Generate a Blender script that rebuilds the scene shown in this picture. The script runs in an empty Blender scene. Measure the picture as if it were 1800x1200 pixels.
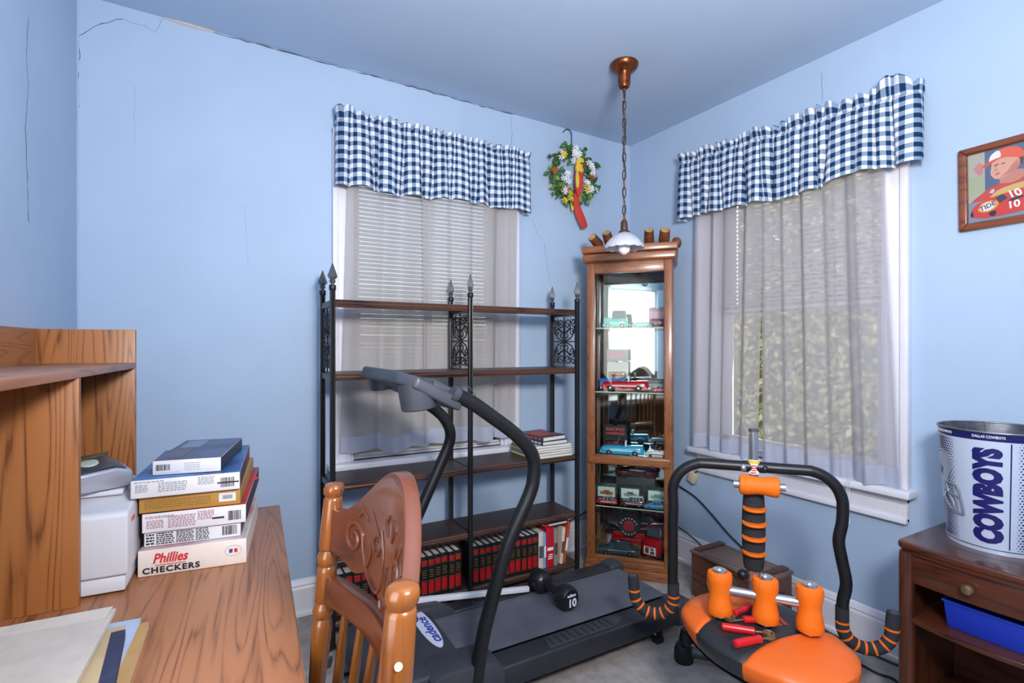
import bpy, bmesh, math, random
from mathutils import Vector, Matrix
from math import sin, cos, pi, radians as RD, atan2, sqrt

random.seed(7)
S = bpy.context.scene
COL = S.collection

# ------------------------------------------------------------------ camera
F = 905.0            # focal length in pixels of the 1800 px frame
HY = 610.0           # eye level in the 1200 px frame
CAM = Vector((-2.386, -2.614, 1.263))
YAW = RD(29.5)
cd = bpy.data.cameras.new('camera')
cd.sensor_width = 36.0
cd.lens = F / 1800 * 36
cd.shift_y = (HY - 600) / 1800
cd.clip_start = 0.02
cam = bpy.data.objects.new('camera', cd)
cam.location = CAM
cam.rotation_euler = (pi / 2, 0, -YAW)
COL.objects.link(cam)
S.camera = cam

# ------------------------------------------------------------------ world, lamps, exposure
S.view_settings.view_transform = 'Standard'
S.view_settings.look = 'None'
S.view_settings.gamma = 1
S.view_settings.use_curve_mapping = False
S.view_settings.exposure = 0.0
w = bpy.data.worlds.new('sky')
S.world = w
w.use_nodes = True
nt = w.node_tree
bg = nt.nodes['Background']
sky = nt.nodes.new('ShaderNodeTexSky')
sky.sky_type = 'NISHITA'
sky.sun_disc = False
sky.sun_elevation = RD(42)
sky.sun_rotation = RD(200)
nt.links.new(sky.outputs[0], bg.inputs[0])
bg.inputs[1].default_value = 0.5


def area(name, loc, target, sx, sy, power, col=(1, 1, 1)):
    l = bpy.data.lights.new(name, 'AREA')
    l.shape = 'RECTANGLE'
    l.size = sx
    l.size_y = sy
    l.energy = power
    l.color = col
    o = bpy.data.objects.new(name, l)
    o.location = loc
    o.rotation_euler = (Vector(target) - Vector(loc)).to_track_quat('-Z', 'Y').to_euler()
    COL.objects.link(o)
    return o


# daylight falling in through the window in the left wall beside the camera
area('window_daylight', (-2.90, -2.27, 1.36), (0, -2.27, 1.36), 0.66, 1.18, 9, (1.0, 0.985, 0.96))
# photographer's flash head in an umbrella, above and behind the camera
area('flash_umbrella', (-1.98, -2.86, 1.82), (-1.35, -0.5, 1.2), 0.32, 0.32, 42, (1.0, 0.985, 0.97))
sun = bpy.data.lights.new('sun', 'SUN')               # late sun along the right side of the house
sun.energy = 11
sun.angle = RD(1)
sun.color = (1.0, .95, .86)
so_ = bpy.data.objects.new('sun', sun)
so_.rotation_euler = Vector((-.1, .8, -.62)).to_track_quat('-Z', 'Y').to_euler()
COL.objects.link(so_)
# added fill lamp, aimed up to brighten the ceiling and left wall
area('ceiling_fill', (-1.95, -2.7, 1.75), (-1.6, -2.1, 2.6), 0.5, 0.5, 38, (1.0, 0.985, 0.97))

# ------------------------------------------------------------------ small maths helpers
FWD = Vector((sin(YAW), cos(YAW), 0))
RGT = Vector((cos(YAW), -sin(YAW), 0))


def lin(c):
    def f(u):
        u /= 255.0
        return u / 12.92 if u <= 0.04045 else ((u + 0.055) / 1.055) ** 2.4
    return tuple(f(u) for u in c[:3]) + (1.0,)


def T(x, y, z=0):
    return Matrix.Translation((x, y, z))


def RZ(a):
    return Matrix.Rotation(a, 4, 'Z')


def RX(a):
    return Matrix.Rotation(a, 4, 'X')


def RY(a):
    return Matrix.Rotation(a, 4, 'Y')


def lerp(a, b, t):
    return a + (b - a) * t


def smooth_path(pts, n=6):
    """Catmull-Rom through the points"""
    P = [Vector(p) for p in pts]
    out = []
    for i in range(len(P) - 1):
        p0 = P[i - 1] if i else P[0] * 2 - P[1]
        p1, p2 = P[i], P[i + 1]
        p3 = P[i + 2] if i + 2 < len(P) else P[-1] * 2 - P[-2]
        for k in range(n):
            t = k / n
            out.append(0.5 * ((2 * p1) + (p2 - p0) * t + (2 * p0 - 5 * p1 + 4 * p2 - p3) * t * t
                              + (3 * p1 - p0 - 3 * p2 + p3) * t ** 3))
    out.append(P[-1])
    return out


def round_path(pts, rad, n=6):
    """polyline with rounded corners"""
    P = [Vector(p) for p in pts]
    out = [P[0]]
    for i in range(1, len(P) - 1):
        a, b, c = P[i - 1], P[i], P[i + 1]
        r = min(rad, (a - b).length * .49, (c - b).length * .49)
        s = b + (a - b).normalized() * r
        e = b + (c - b).normalized() * r
        for k in range(n + 1):
            t = k / n
            out.append(s * (1 - t) ** 2 + b * 2 * t * (1 - t) + e * t * t)
    out.append(P[-1])
    return out


# ------------------------------------------------------------------ mesh builder
class MB:
    def __init__(self):
        self.v, self.f, self.uv, self.mi = [], [], {}, []
        self.cur = 0

    def add(self, vs, fs, M=None, uv=None):
        b = len(self.v)
        for i, p in enumerate(vs):
            p = Vector(p)
            if M is not None:
                p = M @ p
            self.v.append(p)
            if uv:
                self.uv[b + i] = uv[i]
        for f in fs:
            self.f.append([b + i for i in f])
            self.mi.append(self.cur)
        return self

    def box(self, x0, y0, z0, x1, y1, z1, M=None):
        return self.add([(x0, y0, z0), (x1, y0, z0), (x1, y1, z0), (x0, y1, z0),
                         (x0, y0, z1), (x1, y0, z1), (x1, y1, z1), (x0, y1, z1)],
                        [(0, 3, 2, 1), (4, 5, 6, 7), (0, 1, 5, 4), (1, 2, 6, 5), (2, 3, 7, 6), (3, 0, 4, 7)], M)

    def prism(self, poly, z0, z1, M=None):
        n = len(poly)
        vs = [(p[0], p[1], z0) for p in poly] + [(p[0], p[1], z1) for p in poly]
        fs = [list(range(n))[::-1], list(range(n, 2 * n))]
        for i in range(n):
            j = (i + 1) % n
            fs.append((i, j, n + j, n + i))
        return self.add(vs, fs, M)

    def lathe(self, prof, n=20, M=None, cap=True):
        vs, fs = [], []
        m = len(prof)
        for r, z in prof:
            for k in range(n):
                a = 2 * pi * k / n
                vs.append((r * cos(a), r * sin(a), z))
        for i in range(m - 1):
            for k in range(n):
                l = (k + 1) % n
                fs.append((i * n + k, i * n + l, (i + 1) * n + l, (i + 1) * n + k))
        if cap:
            fs.append(list(range(n))[::-1])
            fs.append([(m - 1) * n + k for k in range(n)])
        return self.add(vs, fs, M)

    def tube(self, pts, r, n=10, cap=True, closed=False, M=None, flat=1.0, up=None):
        P = [Vector(p) for p in pts]
        m = len(P)
        rs = r if isinstance(r, (list, tuple)) else [r] * m
        tang = []
        for i in range(m):
            a = P[(i - 1) % m] if (closed or i) else P[i]
            b = P[(i + 1) % m] if (closed or i < m - 1) else P[i]
            t = (b - a)
            tang.append(t.normalized() if t.length > 1e-9 else Vector((0, 0, 1)))
        t0 = tang[0]
        ref = Vector(up) if up else (Vector((0, 0, 1)) if abs(t0.z) < .9 else Vector((1, 0, 0)))
        u = (ref - t0 * ref.dot(t0)).normalized()
        vs, fs = [], []
        for i in range(m):
            t = tang[i]
            u = (u - t * u.dot(t))
            u = u.normalized() if u.length > 1e-6 else t.orthogonal().normalized()
            w_ = t.cross(u)
            for k in range(n):
                a = 2 * pi * k / n
                vs.append(P[i] + u * (cos(a) * rs[i] * flat) + w_ * (sin(a) * rs[i]))
        mm = m if closed else m - 1
        for i in range(mm):
            j = (i + 1) % m
            for k in range(n):
                l = (k + 1) % n
                fs.append((i * n + k, i * n + l, j * n + l, j * n + k))
        if cap and not closed:
            fs.append(list(range(n))[::-1])
            fs.append([(m - 1) * n + k for k in range(n)])
        return self.add(vs, fs, M)

    def ellipsoid(self, c, rx, ry, rz, n=14, m=9, M=None):
        vs, fs = [], []
        for i in range(m + 1):
            th = pi * i / m
            for k in range(n):
                a = 2 * pi * k / n
                vs.append((c[0] + rx * sin(th) * cos(a), c[1] + ry * sin(th) * sin(a), c[2] + rz * cos(th)))
        for i in range(m):
            for k in range(n):
                l = (k + 1) % n
                fs.append((i * n + k, (i + 1) * n + k, (i + 1) * n + l, i * n + l))
        return self.add(vs, fs, M)

    def grid(self, fn, nu, nv, M=None, uvfn=None, flip=False):
        vs, fs, uv = [], [], []
        for j in range(nv + 1):
            for i in range(nu + 1):
                vs.append(fn(i / nu, j / nv))
                if uvfn:
                    uv.append(uvfn(i / nu, j / nv))
        w_ = nu + 1
        for j in range(nv):
            for i in range(nu):
                q = (j * w_ + i, j * w_ + i + 1, (j + 1) * w_ + i + 1, (j + 1) * w_ + i)
                fs.append(q[::-1] if flip else q)
        return self.add(vs, fs, M, uv or None)

    def text(self, body, size, M=None, depth=0.0004, bold=0.0, shear=0.0, width=None, sub=0, fn=None, spacing=1.0):
        """flat lettering, centred at the origin in the local xy plane"""
        c = bpy.data.curves.new('lettering', 'FONT')
        c.body = body
        c.size = size
        c.align_x = 'CENTER'
        c.align_y = 'CENTER'
        c.extrude = depth
        c.offset = bold
        c.shear = shear
        c.space_character = spacing
        c.resolution_u = 3
        o = bpy.data.objects.new('lettering', c)
        COL.objects.link(o)
        bpy.context.view_layer.update()
        me = bpy.data.meshes.new_from_object(o.evaluated_get(bpy.context.evaluated_depsgraph_get()))
        bpy.data.objects.remove(o)
        bpy.data.curves.remove(c)
        bm = bmesh.new()
        bm.from_mesh(me)
        bpy.data.meshes.remove(me)
        if width:
            xs = [v.co.x for v in bm.verts]
            k = width / max(1e-6, max(xs) - min(xs))
            for v in bm.verts:
                v.co.x *= k
        for _ in range(sub):
            bmesh.ops.triangulate(bm, faces=bm.faces[:])
            ed = [e for e in bm.edges if e.calc_length() > size * .16]
            bmesh.ops.subdivide_edges(bm, edges=ed, cuts=1)
        bm.verts.index_update()
        vs = [v.co.copy() for v in bm.verts]
        if fn:
            vs = [fn(p) for p in vs]
        fs = [[v.index for v in f.verts] for f in bm.faces]
        bm.free()
        return self.add(vs, fs, M)

    def build(self, name, mat, parent=None, smooth=38, bevel=0.0, seg=2, recalc=True, **props):
        me = bpy.data.meshes.new(name)
        bm = bmesh.new()
        bv = [bm.verts.new(p) for p in self.v]
        lay = bm.loops.layers.uv.new('UVMap') if self.uv else None
        for f, mi in zip(self.f, self.mi):
            if len(set(f)) < 3:
                continue
            try:
                bf = bm.faces.new([bv[i] for i in f])
            except ValueError:
                continue
            bf.material_index = mi
            if lay:
                for lo, i in zip(bf.loops, f):
                    lo[lay].uv = self.uv.get(i, (0, 0))
        if not lay:
            bmesh.ops.remove_doubles(bm, verts=bm.verts[:], dist=1e-6)
        if recalc:
            bmesh.ops.recalc_face_normals(bm, faces=bm.faces[:])
        if bevel:
            bm.normal_update()
            ed = [e for e in bm.edges if len(e.link_faces) == 2 and e.calc_face_angle(0) > RD(30)]
            bmesh.ops.bevel(bm, geom=ed, offset=bevel, segments=seg, affect='EDGES', profile=.5, clamp_overlap=True)
        bm.normal_update()
        for f in bm.faces:
            f.smooth = smooth > 0
        if smooth > 0:
            for e in bm.edges:
                if len(e.link_faces) != 2 or e.calc_face_angle(0) > RD(smooth):
                    e.smooth = False
        bm.to_mesh(me)
        bm.free()
        for m in (mat if isinstance(mat, (list, tuple)) else [mat]):
            me.materials.append(m)
        o = bpy.data.objects.new(name, me)
        COL.objects.link(o)
        if parent is not None:
            o.parent = parent
        for k, v in props.items():
            o[k] = v
        return o


def thing(name, label, cat, loc=(0, 0, 0), rz=0.0, group=None):
    o = bpy.data.objects.new(name, None)
    o.empty_display_size = .05
    COL.objects.link(o)
    o.location = loc
    o.rotation_euler = (0, 0, rz)
    o['label'] = label
    o['category'] = cat
    if group:
        o['group'] = group
    return o


def struct(name, loc=(0, 0, 0), rz=0.0):
    o = bpy.data.objects.new(name, None)
    COL.objects.link(o)
    o.location = loc
    o.rotation_euler = (0, 0, rz)
    o['kind'] = 'structure'
    return o


def copy_tree(o, parent=None):
    c = o.copy()
    COL.objects.link(c)
    if parent is not None:
        c.parent = parent
    for ch in list(o.children):
        copy_tree(ch, c)
    return c


def piece(src, parent, loc=(0, 0, 0), rot=(0, 0, 0)):
    """another part that shares the mesh of src"""
    c = src.copy()
    c.parent = parent
    c.location = loc
    c.rotation_euler = rot
    COL.objects.link(c)
    return c


# ------------------------------------------------------------------ materials
def _new(name):
    m = bpy.data.materials.new(name)
    m.use_nodes = True
    n = m.node_tree.nodes
    return m, n, m.node_tree.links, n['Principled BSDF']


def pm(name, col, rough=.5, metal=0.0, spec=.5, var=0.0, vscale=6.0, bump=0.0, bscale=60.0, col2=None, coat=0.0, trans=0.0):
    m, n, l, p = _new(name)
    p.inputs['Base Color'].default_value = lin(col)
    p.inputs['Roughness'].default_value = rough
    p.inputs['Metallic'].default_value = metal
    p.inputs['Specular IOR Level'].default_value = spec
    if coat:
        p.inputs['Coat Weight'].default_value = coat
        p.inputs['Coat Roughness'].default_value = .08
    if trans:
        p.inputs['Transmission Weight'].default_value = trans
    tc = n.new('ShaderNodeTexCoord')
    if var or col2:
        no = n.new('ShaderNodeTexNoise')
        no.inputs['Scale'].default_value = vscale
        no.inputs['Detail'].default_value = 5
        no.inputs['Roughness'].default_value = .6
        l.new(tc.outputs['Object'], no.inputs['Vector'])
        rp = n.new('ShaderNodeValToRGB')
        a = lin(col)
        b = lin(col2) if col2 else tuple(u * (1 - var) for u in a[:3]) + (1,)
        rp.color_ramp.elements[0].color = b
        rp.color_ramp.elements[0].position = .35
        rp.color_ramp.elements[1].color = a
        rp.color_ramp.elements[1].position = .62
        l.new(no.outputs['Fac'], rp.inputs['Fac'])
        l.new(rp.outputs['Color'], p.inputs['Base Color'])
    if bump:
        no = n.new('ShaderNodeTexNoise')
        no.inputs['Scale'].default_value = bscale
        no.inputs['Detail'].default_value = 4
        l.new(tc.outputs['Object'], no.inputs['Vector'])
        bp = n.new('ShaderNodeBump')
        bp.inputs['Strength'].default_value = bump
        bp.inputs['Distance'].default_value = .004
        l.new(no.outputs['Fac'], bp.inputs['Height'])
        l.new(bp.outputs['Normal'], p.inputs['Normal'])
    return m


def wood(name, light, dark, axis='X', scale=9.0, rough=.35, stretch=.16, fine=.5, coat=0.0, dist=5.0, spec=.5):
    """grain running along one object axis"""
    m, n, l, p = _new(name)
    tc = n.new('ShaderNodeTexCoord')
    mp = n.new('ShaderNodeMapping')
    sc = [1.0, 1.0, 1.0]
    sc['XYZ'.index(axis)] = stretch
    mp.inputs['Scale'].default_value = sc
    mp.inputs['Rotation'].default_value = (.03, .02, .025)
    l.new(tc.outputs['Object'], mp.inputs['Vector'])
    no = n.new('ShaderNodeTexNoise')
    no.inputs['Scale'].default_value = scale * .5
    no.inputs['Detail'].default_value = 2
    no.inputs['Roughness'].default_value = .45
    l.new(mp.outputs[0], no.inputs['Vector'])
    mul = n.new('ShaderNodeMath')
    mul.operation = 'MULTIPLY'
    mul.inputs[1].default_value = dist * 2.2
    l.new(no.outputs['Fac'], mul.inputs[0])
    fr = n.new('ShaderNodeMath')
    fr.operation = 'PINGPONG'
    fr.inputs[1].default_value = .5
    l.new(mul.outputs[0], fr.inputs[0])
    mp2 = n.new('ShaderNodeMapping')
    sc2 = [150.0] * 3
    sc2['XYZ'.index(axis)] = 4.0
    mp2.inputs['Scale'].default_value = sc2
    l.new(tc.outputs['Object'], mp2.inputs['Vector'])
    n2 = n.new('ShaderNodeTexNoise')
    n2.inputs['Scale'].default_value = 1.0
    n2.inputs['Detail'].default_value = 3
    l.new(mp2.outputs[0], n2.inputs['Vector'])
    ad = n.new('ShaderNodeMath')
    ad.operation = 'MULTIPLY_ADD'
    ad.inputs[1].default_value = fine
    l.new(n2.outputs['Fac'], ad.inputs[0])
    l.new(fr.outputs[0], ad.inputs[2])
    rp = n.new('ShaderNodeValToRGB')
    e = rp.color_ramp.elements
    e[0].position = max(0, fine * .5 - .02)
    e[0].color = lin(dark)
    e[1].position = fine * .5 + .26
    e[1].color = lin(light)
    md = e.new(fine * .5 + .08)
    md.color = lin([lerp(a_, b_, .66) for a_, b_ in zip(dark, light)])
    l.new(ad.outputs[0], rp.inputs['Fac'])
    l.new(rp.outputs['Color'], p.inputs['Base Color'])
    p.inputs['Roughness'].default_value = rough
    p.inputs['Specular IOR Level'].default_value = spec
    if coat:
        p.inputs['Coat Weight'].default_value = coat
        p.inputs['Coat Roughness'].default_value = .1
    bp = n.new('ShaderNodeBump')
    bp.inputs['Strength'].default_value = .12
    bp.inputs['Distance'].default_value = .002
    l.new(ad.outputs[0], bp.inputs['Height'])
    l.new(bp.outputs['Normal'], p.inputs['Normal'])
    return m


def glass(name, tint=(255, 255, 255), refl=1.0):
    m = bpy.data.materials.new(name)
    m.use_nodes = True
    n, l = m.node_tree.nodes, m.node_tree.links
    n.remove(n['Principled BSDF'])
    tr = n.new('ShaderNodeBsdfTransparent')
    tr.inputs[0].default_value = lin(tint)
    gl = n.new('ShaderNodeBsdfGlossy')
    gl.inputs['Roughness'].default_value = .02
    fr = n.new('ShaderNodeFresnel')
    fr.inputs['IOR'].default_value = 1.0 + .45 * refl
    mx = n.new('ShaderNodeMixShader')
    l.new(fr.outputs[0], mx.inputs[0])
    l.new(tr.outputs[0], mx.inputs[1])
    l.new(gl.outputs[0], mx.inputs[2])
    l.new(mx.outputs[0], n['Material Output'].inputs[0])
    return m


def sheer(name, col, clear, translucent=.45, weave=True):
    """thin voile: part open holes, part thread that scatters and lets light through"""
    m = bpy.data.materials.new(name)
    m.use_nodes = True
    n, l = m.node_tree.nodes, m.node_tree.links
    n.remove(n['Principled BSDF'])
    df = n.new('ShaderNodeBsdfDiffuse')
    tl = n.new('ShaderNodeBsdfTranslucent')
    df.inputs[0].default_value = lin(col)
    tl.inputs[0].default_value = lin(col)
    m1 = n.new('ShaderNodeMixShader')
    m1.inputs[0].default_value = translucent
    l.new(df.outputs[0], m1.inputs[1])
    l.new(tl.outputs[0], m1.inputs[2])
    tr = n.new('ShaderNodeBsdfTransparent')
    m2 = n.new('ShaderNodeMixShader')
    lw = n.new('ShaderNodeLayerWeight')      # threads close up where the cloth turns edge-on
    lw.inputs[0].default_value = .5
    mr = n.new('ShaderNodeMapRange')
    mr.inputs['From Min'].default_value = 0
    mr.inputs['From Max'].default_value = 1
    mr.inputs['To Min'].default_value = 1 - clear
    mr.inputs['To Max'].default_value = 1.0
    l.new(lw.outputs['Facing'], mr.inputs['Value'])
    l.new(mr.outputs[0], m2.inputs[0])
    l.new(tr.outputs[0], m2.inputs[1])
    l.new(m1.outputs[0], m2.inputs[2])
    l.new(m2.outputs[0], n['Material Output'].inputs[0])
    return m


def gingham(name, period):
    m, n, l, p = _new(name)
    tc = n.new('ShaderNodeUVMap')
    tc.uv_map = 'UVMap'
    sp = n.new('ShaderNodeSeparateXYZ')
    l.new(tc.outputs[0], sp.inputs[0])

    def stripe(out):
        d = n.new('ShaderNodeMath')
        d.operation = 'DIVIDE'
        d.inputs[1].default_value = period
        l.new(out, d.inputs[0])
        f = n.new('ShaderNodeMath')
        f.operation = 'FRACT'
        l.new(d.outputs[0], f.inputs[0])
        g = n.new('ShaderNodeMath')
        g.operation = 'GREATER_THAN'
        g.inputs[1].default_value = .5
        l.new(f.outputs[0], g.inputs[0])
        return g.outputs[0]
    ad = n.new('ShaderNodeMath')
    ad.operation = 'ADD'
    l.new(stripe(sp.outputs[0]), ad.inputs[0])
    l.new(stripe(sp.outputs[1]), ad.inputs[1])
    hf = n.new('ShaderNodeMath')
    hf.operation = 'MULTIPLY'
    hf.inputs[1].default_value = .5
    l.new(ad.outputs[0], hf.inputs[0])
    rp = n.new('ShaderNodeValToRGB')
    rp.color_ramp.interpolation = 'CONSTANT'
    e = rp.color_ramp.elements
    e[0].position = 0
    e[0].color = lin((218, 216, 224))
    e[1].position = .25
    e[1].color = lin((126, 147, 172))
    x = e.new(.75)
    x.color = lin((28, 50, 84))
    l.new(hf.outputs[0], rp.inputs['Fac'])
    l.new(rp.outputs['Color'], p.inputs['Base Color'])
    p.inputs['Roughness'].default_value = .9
    p.inputs['Specular IOR Level'].default_value = .1
    return m


M = {}
M['wall'] = pm('wall_paint', (171, 191, 216), .62, spec=.3, var=.05, vscale=2.2, bump=.12, bscale=45)
M['ceiling'] = pm('ceiling_paint', (176, 195, 220), .8, spec=.2, var=.04, vscale=1.6, bump=.1, bscale=30)
M['trim'] = pm('trim_paint', (226, 224, 232), .45, var=.05, vscale=14, bump=.06, bscale=80)
M['plaster'] = pm('bare_plaster', (196, 188, 182), .9, var=.1, vscale=60)
M['crack'] = pm('crack_dark', (70, 80, 100), .9, var=.2, vscale=60)
M['carpet'] = pm('carpet', (182, 174, 168), .95, spec=.1, col2=(158, 149, 143), vscale=14, bump=.9, bscale=320)
M['black_metal'] = pm('black_metal', (26, 27, 30), .38, .1, var=.25, vscale=30, bump=.05, bscale=200)
M['grey_metal'] = pm('grey_metal', (84, 86, 93), .45, .3, var=.2, vscale=30)
M['chrome'] = pm('chrome', (216, 217, 222), .22, .92, var=.04, vscale=20)
M['brass'] = pm('brass_old', (176, 156, 120), .3, .85, var=.3, vscale=60)
M['copper'] = pm('copper_brown', (138, 74, 36), .3, .75, col2=(84, 44, 24), vscale=40)
M['chain'] = pm('chain_brown', (112, 82, 66), .4, .7, var=.3, vscale=120)
M['oak_desk'] = wood('desk_laminate', (168, 110, 72), (122, 74, 46), 'Y', 24, .38, .055, .55, dist=7)
M['oak_desk_x'] = wood('desk_laminate_shelf', (162, 110, 80), (120, 76, 54), 'Y', 24, .35, .055, .55, dist=7)
M['oak_panel'] = wood('hutch_laminate', (164, 103, 54), (112, 64, 30), 'Z', 17, .4, .075, .55, dist=8)
M['oak_panel_h'] = wood('hutch_laminate_dark', (156, 98, 56), (110, 64, 36), 'Y', 20, .4, .06, .55, dist=7)
M['chair_wood'] = wood('honey_maple', (136, 78, 30), (100, 52, 18), 'Z', 10, .24, .1, .5, coat=.5, dist=2)
M['crest_wood'] = wood('red_maple', (104, 54, 32), (76, 38, 22), 'Y', 9, .28, .12, .5, coat=.4, dist=3)
M['oak_cab'] = wood('cabinet_oak', (146, 88, 50), (104, 58, 32), 'Z', 40, .32, .1, .5, coat=.2, dist=6)
M['oak_cab_h'] = wood('cabinet_oak_rail', (150, 92, 54), (108, 62, 35), 'X', 40, .32, .1, .5, coat=.2, dist=6)
M['shelf_wood'] = wood('bookcase_walnut', (62, 46, 40), (36, 27, 24), 'X', 14, .42, .08, .5, dist=5)
M['shelf_edge'] = wood('bookcase_walnut_edge', (84, 56, 44), (44, 30, 26), 'X', 14, .3, .08, .5, dist=5)
M['walnut'] = wood('nightstand_walnut', (86, 44, 29), (52, 26, 18), 'Y', 12, .3, .1, .45, coat=.25, dist=4)
M['walnut_v'] = wood('nightstand_walnut_upright', (92, 47, 30), (58, 29, 20), 'Z', 12, .3, .1, .45, coat=.25, dist=4)
M['crate'] = wood('crate_wood', (104, 64, 46), (62, 36, 26), 'Y', 14, .45, .1, .5, dist=5)
M['crate_top'] = wood('crate_dusty_lid', (128, 104, 92), (96, 74, 64), 'Y', 14, .6, .1, .5, dist=4)
M['frame_wood'] = wood('frame_wood', (126, 66, 36), (78, 36, 18), 'X', 20, .3, .1, .4, coat=.3, dist=3)
M['glass'] = glass('window_glass', (250, 252, 252))
M['cab_glass'] = glass('cabinet_glass', (246, 252, 250), .9)
M['mirror'] = pm('mirror_silver', (214, 222, 226), .03, 1.0)
M['gingham'] = gingham('gingham_cloth', .043)
M['sheer'] = sheer('sheer_voile', (198, 193, 194), .32, .28)
M['sheer_right'] = sheer('sheer_voile_right', (214, 210, 217), .40, .42)
M['sheer_hem'] = sheer('sheer_voile_doubled', (198, 202, 220), .12, .3)
M['blind'] = pm('blind_slat', (212, 204, 194), .5, var=.03)
M['rubber'] = pm('black_rubber', (30, 31, 34), .6, var=.3, vscale=30, bump=.1, bscale=200)
M['foam'] = pm('black_foam', (50, 51, 56), .85, spec=.25, var=.15, vscale=90, bump=.3, bscale=500)
M['orange'] = pm('orange_foam', (240, 112, 14), .62, spec=.35, var=.06, vscale=30, bump=.15, bscale=400)
M['orange_vinyl'] = pm('orange_vinyl', (232, 104, 30), .45, var=.08, vscale=12, bump=.08, bscale=300)
M['black_vinyl'] = pm('black_vinyl', (44, 45, 50), .42, var=.25, vscale=14, bump=.1, bscale=300)
M['white'] = pm('white_plastic', (222, 222, 228), .4, var=.02)
M['red'] = pm('red_plastic', (206, 26, 34), .3, var=.06)
M['black'] = pm('black_plastic', (24, 24, 28), .4, var=.1)
M['paper'] = pm('page_paper', (222, 216, 206), .9, var=.12, vscale=240)
M['cord'] = pm('black_cord', (30, 32, 36), .5, var=.1)
# ================================================================== the room
def ray(px, py=HY):
    """direction of a picture point, unit depth"""
    return FWD + RGT * ((px - 900) / F) + Vector((0, 0, 1)) * ((HY - py) / F)


def on_y(px, py, y):
    d = ray(px, py)
    return CAM + d * ((y - CAM.y) / d.y)


def on_x(px, py, x):
    d = ray(px, py)
    return CAM + d * ((x - CAM.x) / d.x)


def on_z(px, py, z):
    d = ray(px, py)
    return CAM + d * ((z - CAM.z) / d.z)


XL, YF, TH = -2.88, -3.2, .14
HWW, SILL, HEAD = .43, .70, 2.235            # window openings: half width, sill, head
W1X, W2Y = -1.395, -1.095                    # window centres


def ceil_z(x, y):
    return 2.608 - .0174 * x + .0175 * y


# wall_back, wall_right, wall_left, wall_front
b = MB()
b.box(XL - TH, 0, -.05, W1X - HWW, TH, 2.8)
b.box(W1X + HWW, 0, -.05, TH, TH, 2.8)
b.box(W1X - HWW, 0, -.05, W1X + HWW, TH, SILL)
b.box(W1X - HWW, 0, HEAD, W1X + HWW, TH, 2.8)
wall_back = b.build('wall_back', M['wall'], kind='structure')
b = MB()
b.box(0, YF, -.05, TH, W2Y - HWW, 2.8)
b.box(0, W2Y + HWW, -.05, TH, 0, 2.8)
b.box(0, W2Y - HWW, -.05, TH, W2Y + HWW, SILL)
b.box(0, W2Y - HWW, HEAD, TH, W2Y + HWW, 2.8)
wall_right = b.build('wall_right', M['wall'], kind='structure')
b = MB()
b.box(XL - TH, YF, -.05, XL, -2.62, 2.8)
b.box(XL - TH, -1.92, -.05, XL, 0, 2.8)
b.box(XL - TH, -2.62, -.05, XL, -1.92, .75)
b.box(XL - TH, -2.62, 1.97, XL, -1.92, 2.8)
wall_left = b.build('wall_left', M['wall'], kind='structure')
MB().box(XL - TH, YF - TH, -.05, TH, YF, 2.8).build('wall_front', M['wall'], kind='structure')
b = MB()
cs = [(XL - TH, YF - TH), (TH, YF - TH), (TH, TH), (XL - TH, TH)]
b.add([(x, y, ceil_z(x, y)) for x, y in cs] + [(x, y, ceil_z(x, y) + .1) for x, y in cs],
      [(0, 1, 2, 3), (7, 6, 5, 4), (0, 4, 5, 1), (1, 5, 6, 2), (2, 6, 7, 3), (3, 7, 4, 0)])
b.build('ceiling', M['ceiling'], kind='structure')
MB().box(XL - TH, YF - TH, -.06, TH, TH, 0).build('floor', M['carpet'], kind='structure')


# cracks in the plaster, thin recessed lines that belong to the walls
def crack(pts, r, par, m='crack'):
    P = []
    for i in range(len(pts) - 1):
        a, c = Vector(pts[i]), Vector(pts[i + 1])
        k = max(2, int((c - a).length / .02))
        for q in range(k):
            p = a.lerp(c, q / k)
            j = .0035
            P.append(p + Vector((random.uniform(-j, j), random.uniform(-j, j), random.uniform(-j, j))) * (1 if q else 0))
    P.append(Vector(pts[-1]))
    if par is wall_back:
        P = [Vector((p.x, 0, p.z)) for p in P]
    elif par is wall_right:
        P = [Vector((0, p.y, p.z)) for p in P]
    else:
        P = [Vector((XL, p.y, p.z)) for p in P]
    rs = [r * random.uniform(.45, 1.1) for _ in P]
    MB().tube(P, rs, 5).build('crack', M[m], par)


def cy(*p):
    return [on_y(a, c, 0) for a, c in p]


crack(cy((139, 188), (138, 160), (138, 130), (140, 90), (138, 63), (155, 54), (170, 45), (190, 40), (205, 34), (216, 33)), .0016, wall_back)
crack(cy((216, 33), (236, 41), (256, 45), (272, 56), (278, 48), (286, 30)), .0009, wall_back)
crack(cy((898, 205), (900, 240), (899, 262)), .001, wall_back)
crack(cy((936, 384), (944, 412), (955, 420), (962, 470), (968, 500)), .0008, wall_back)
crack(cy((236, 150), (236, 190), (237, 250)), .0003, wall_back)
crack(cy((430, 360), (434, 420), (436, 470)), .0004, wall_back)
crack([on_x(p, q, XL) for p, q in ((50, 30), (46, 100), (50, 150), (44, 225), (48, 310), (50, 390))], .0012, wall_left)
crack([on_x(p, q, 0) for p, q in ((1444, 128), (1446, 160), (1445, 180))], .0009, wall_right)
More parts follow.
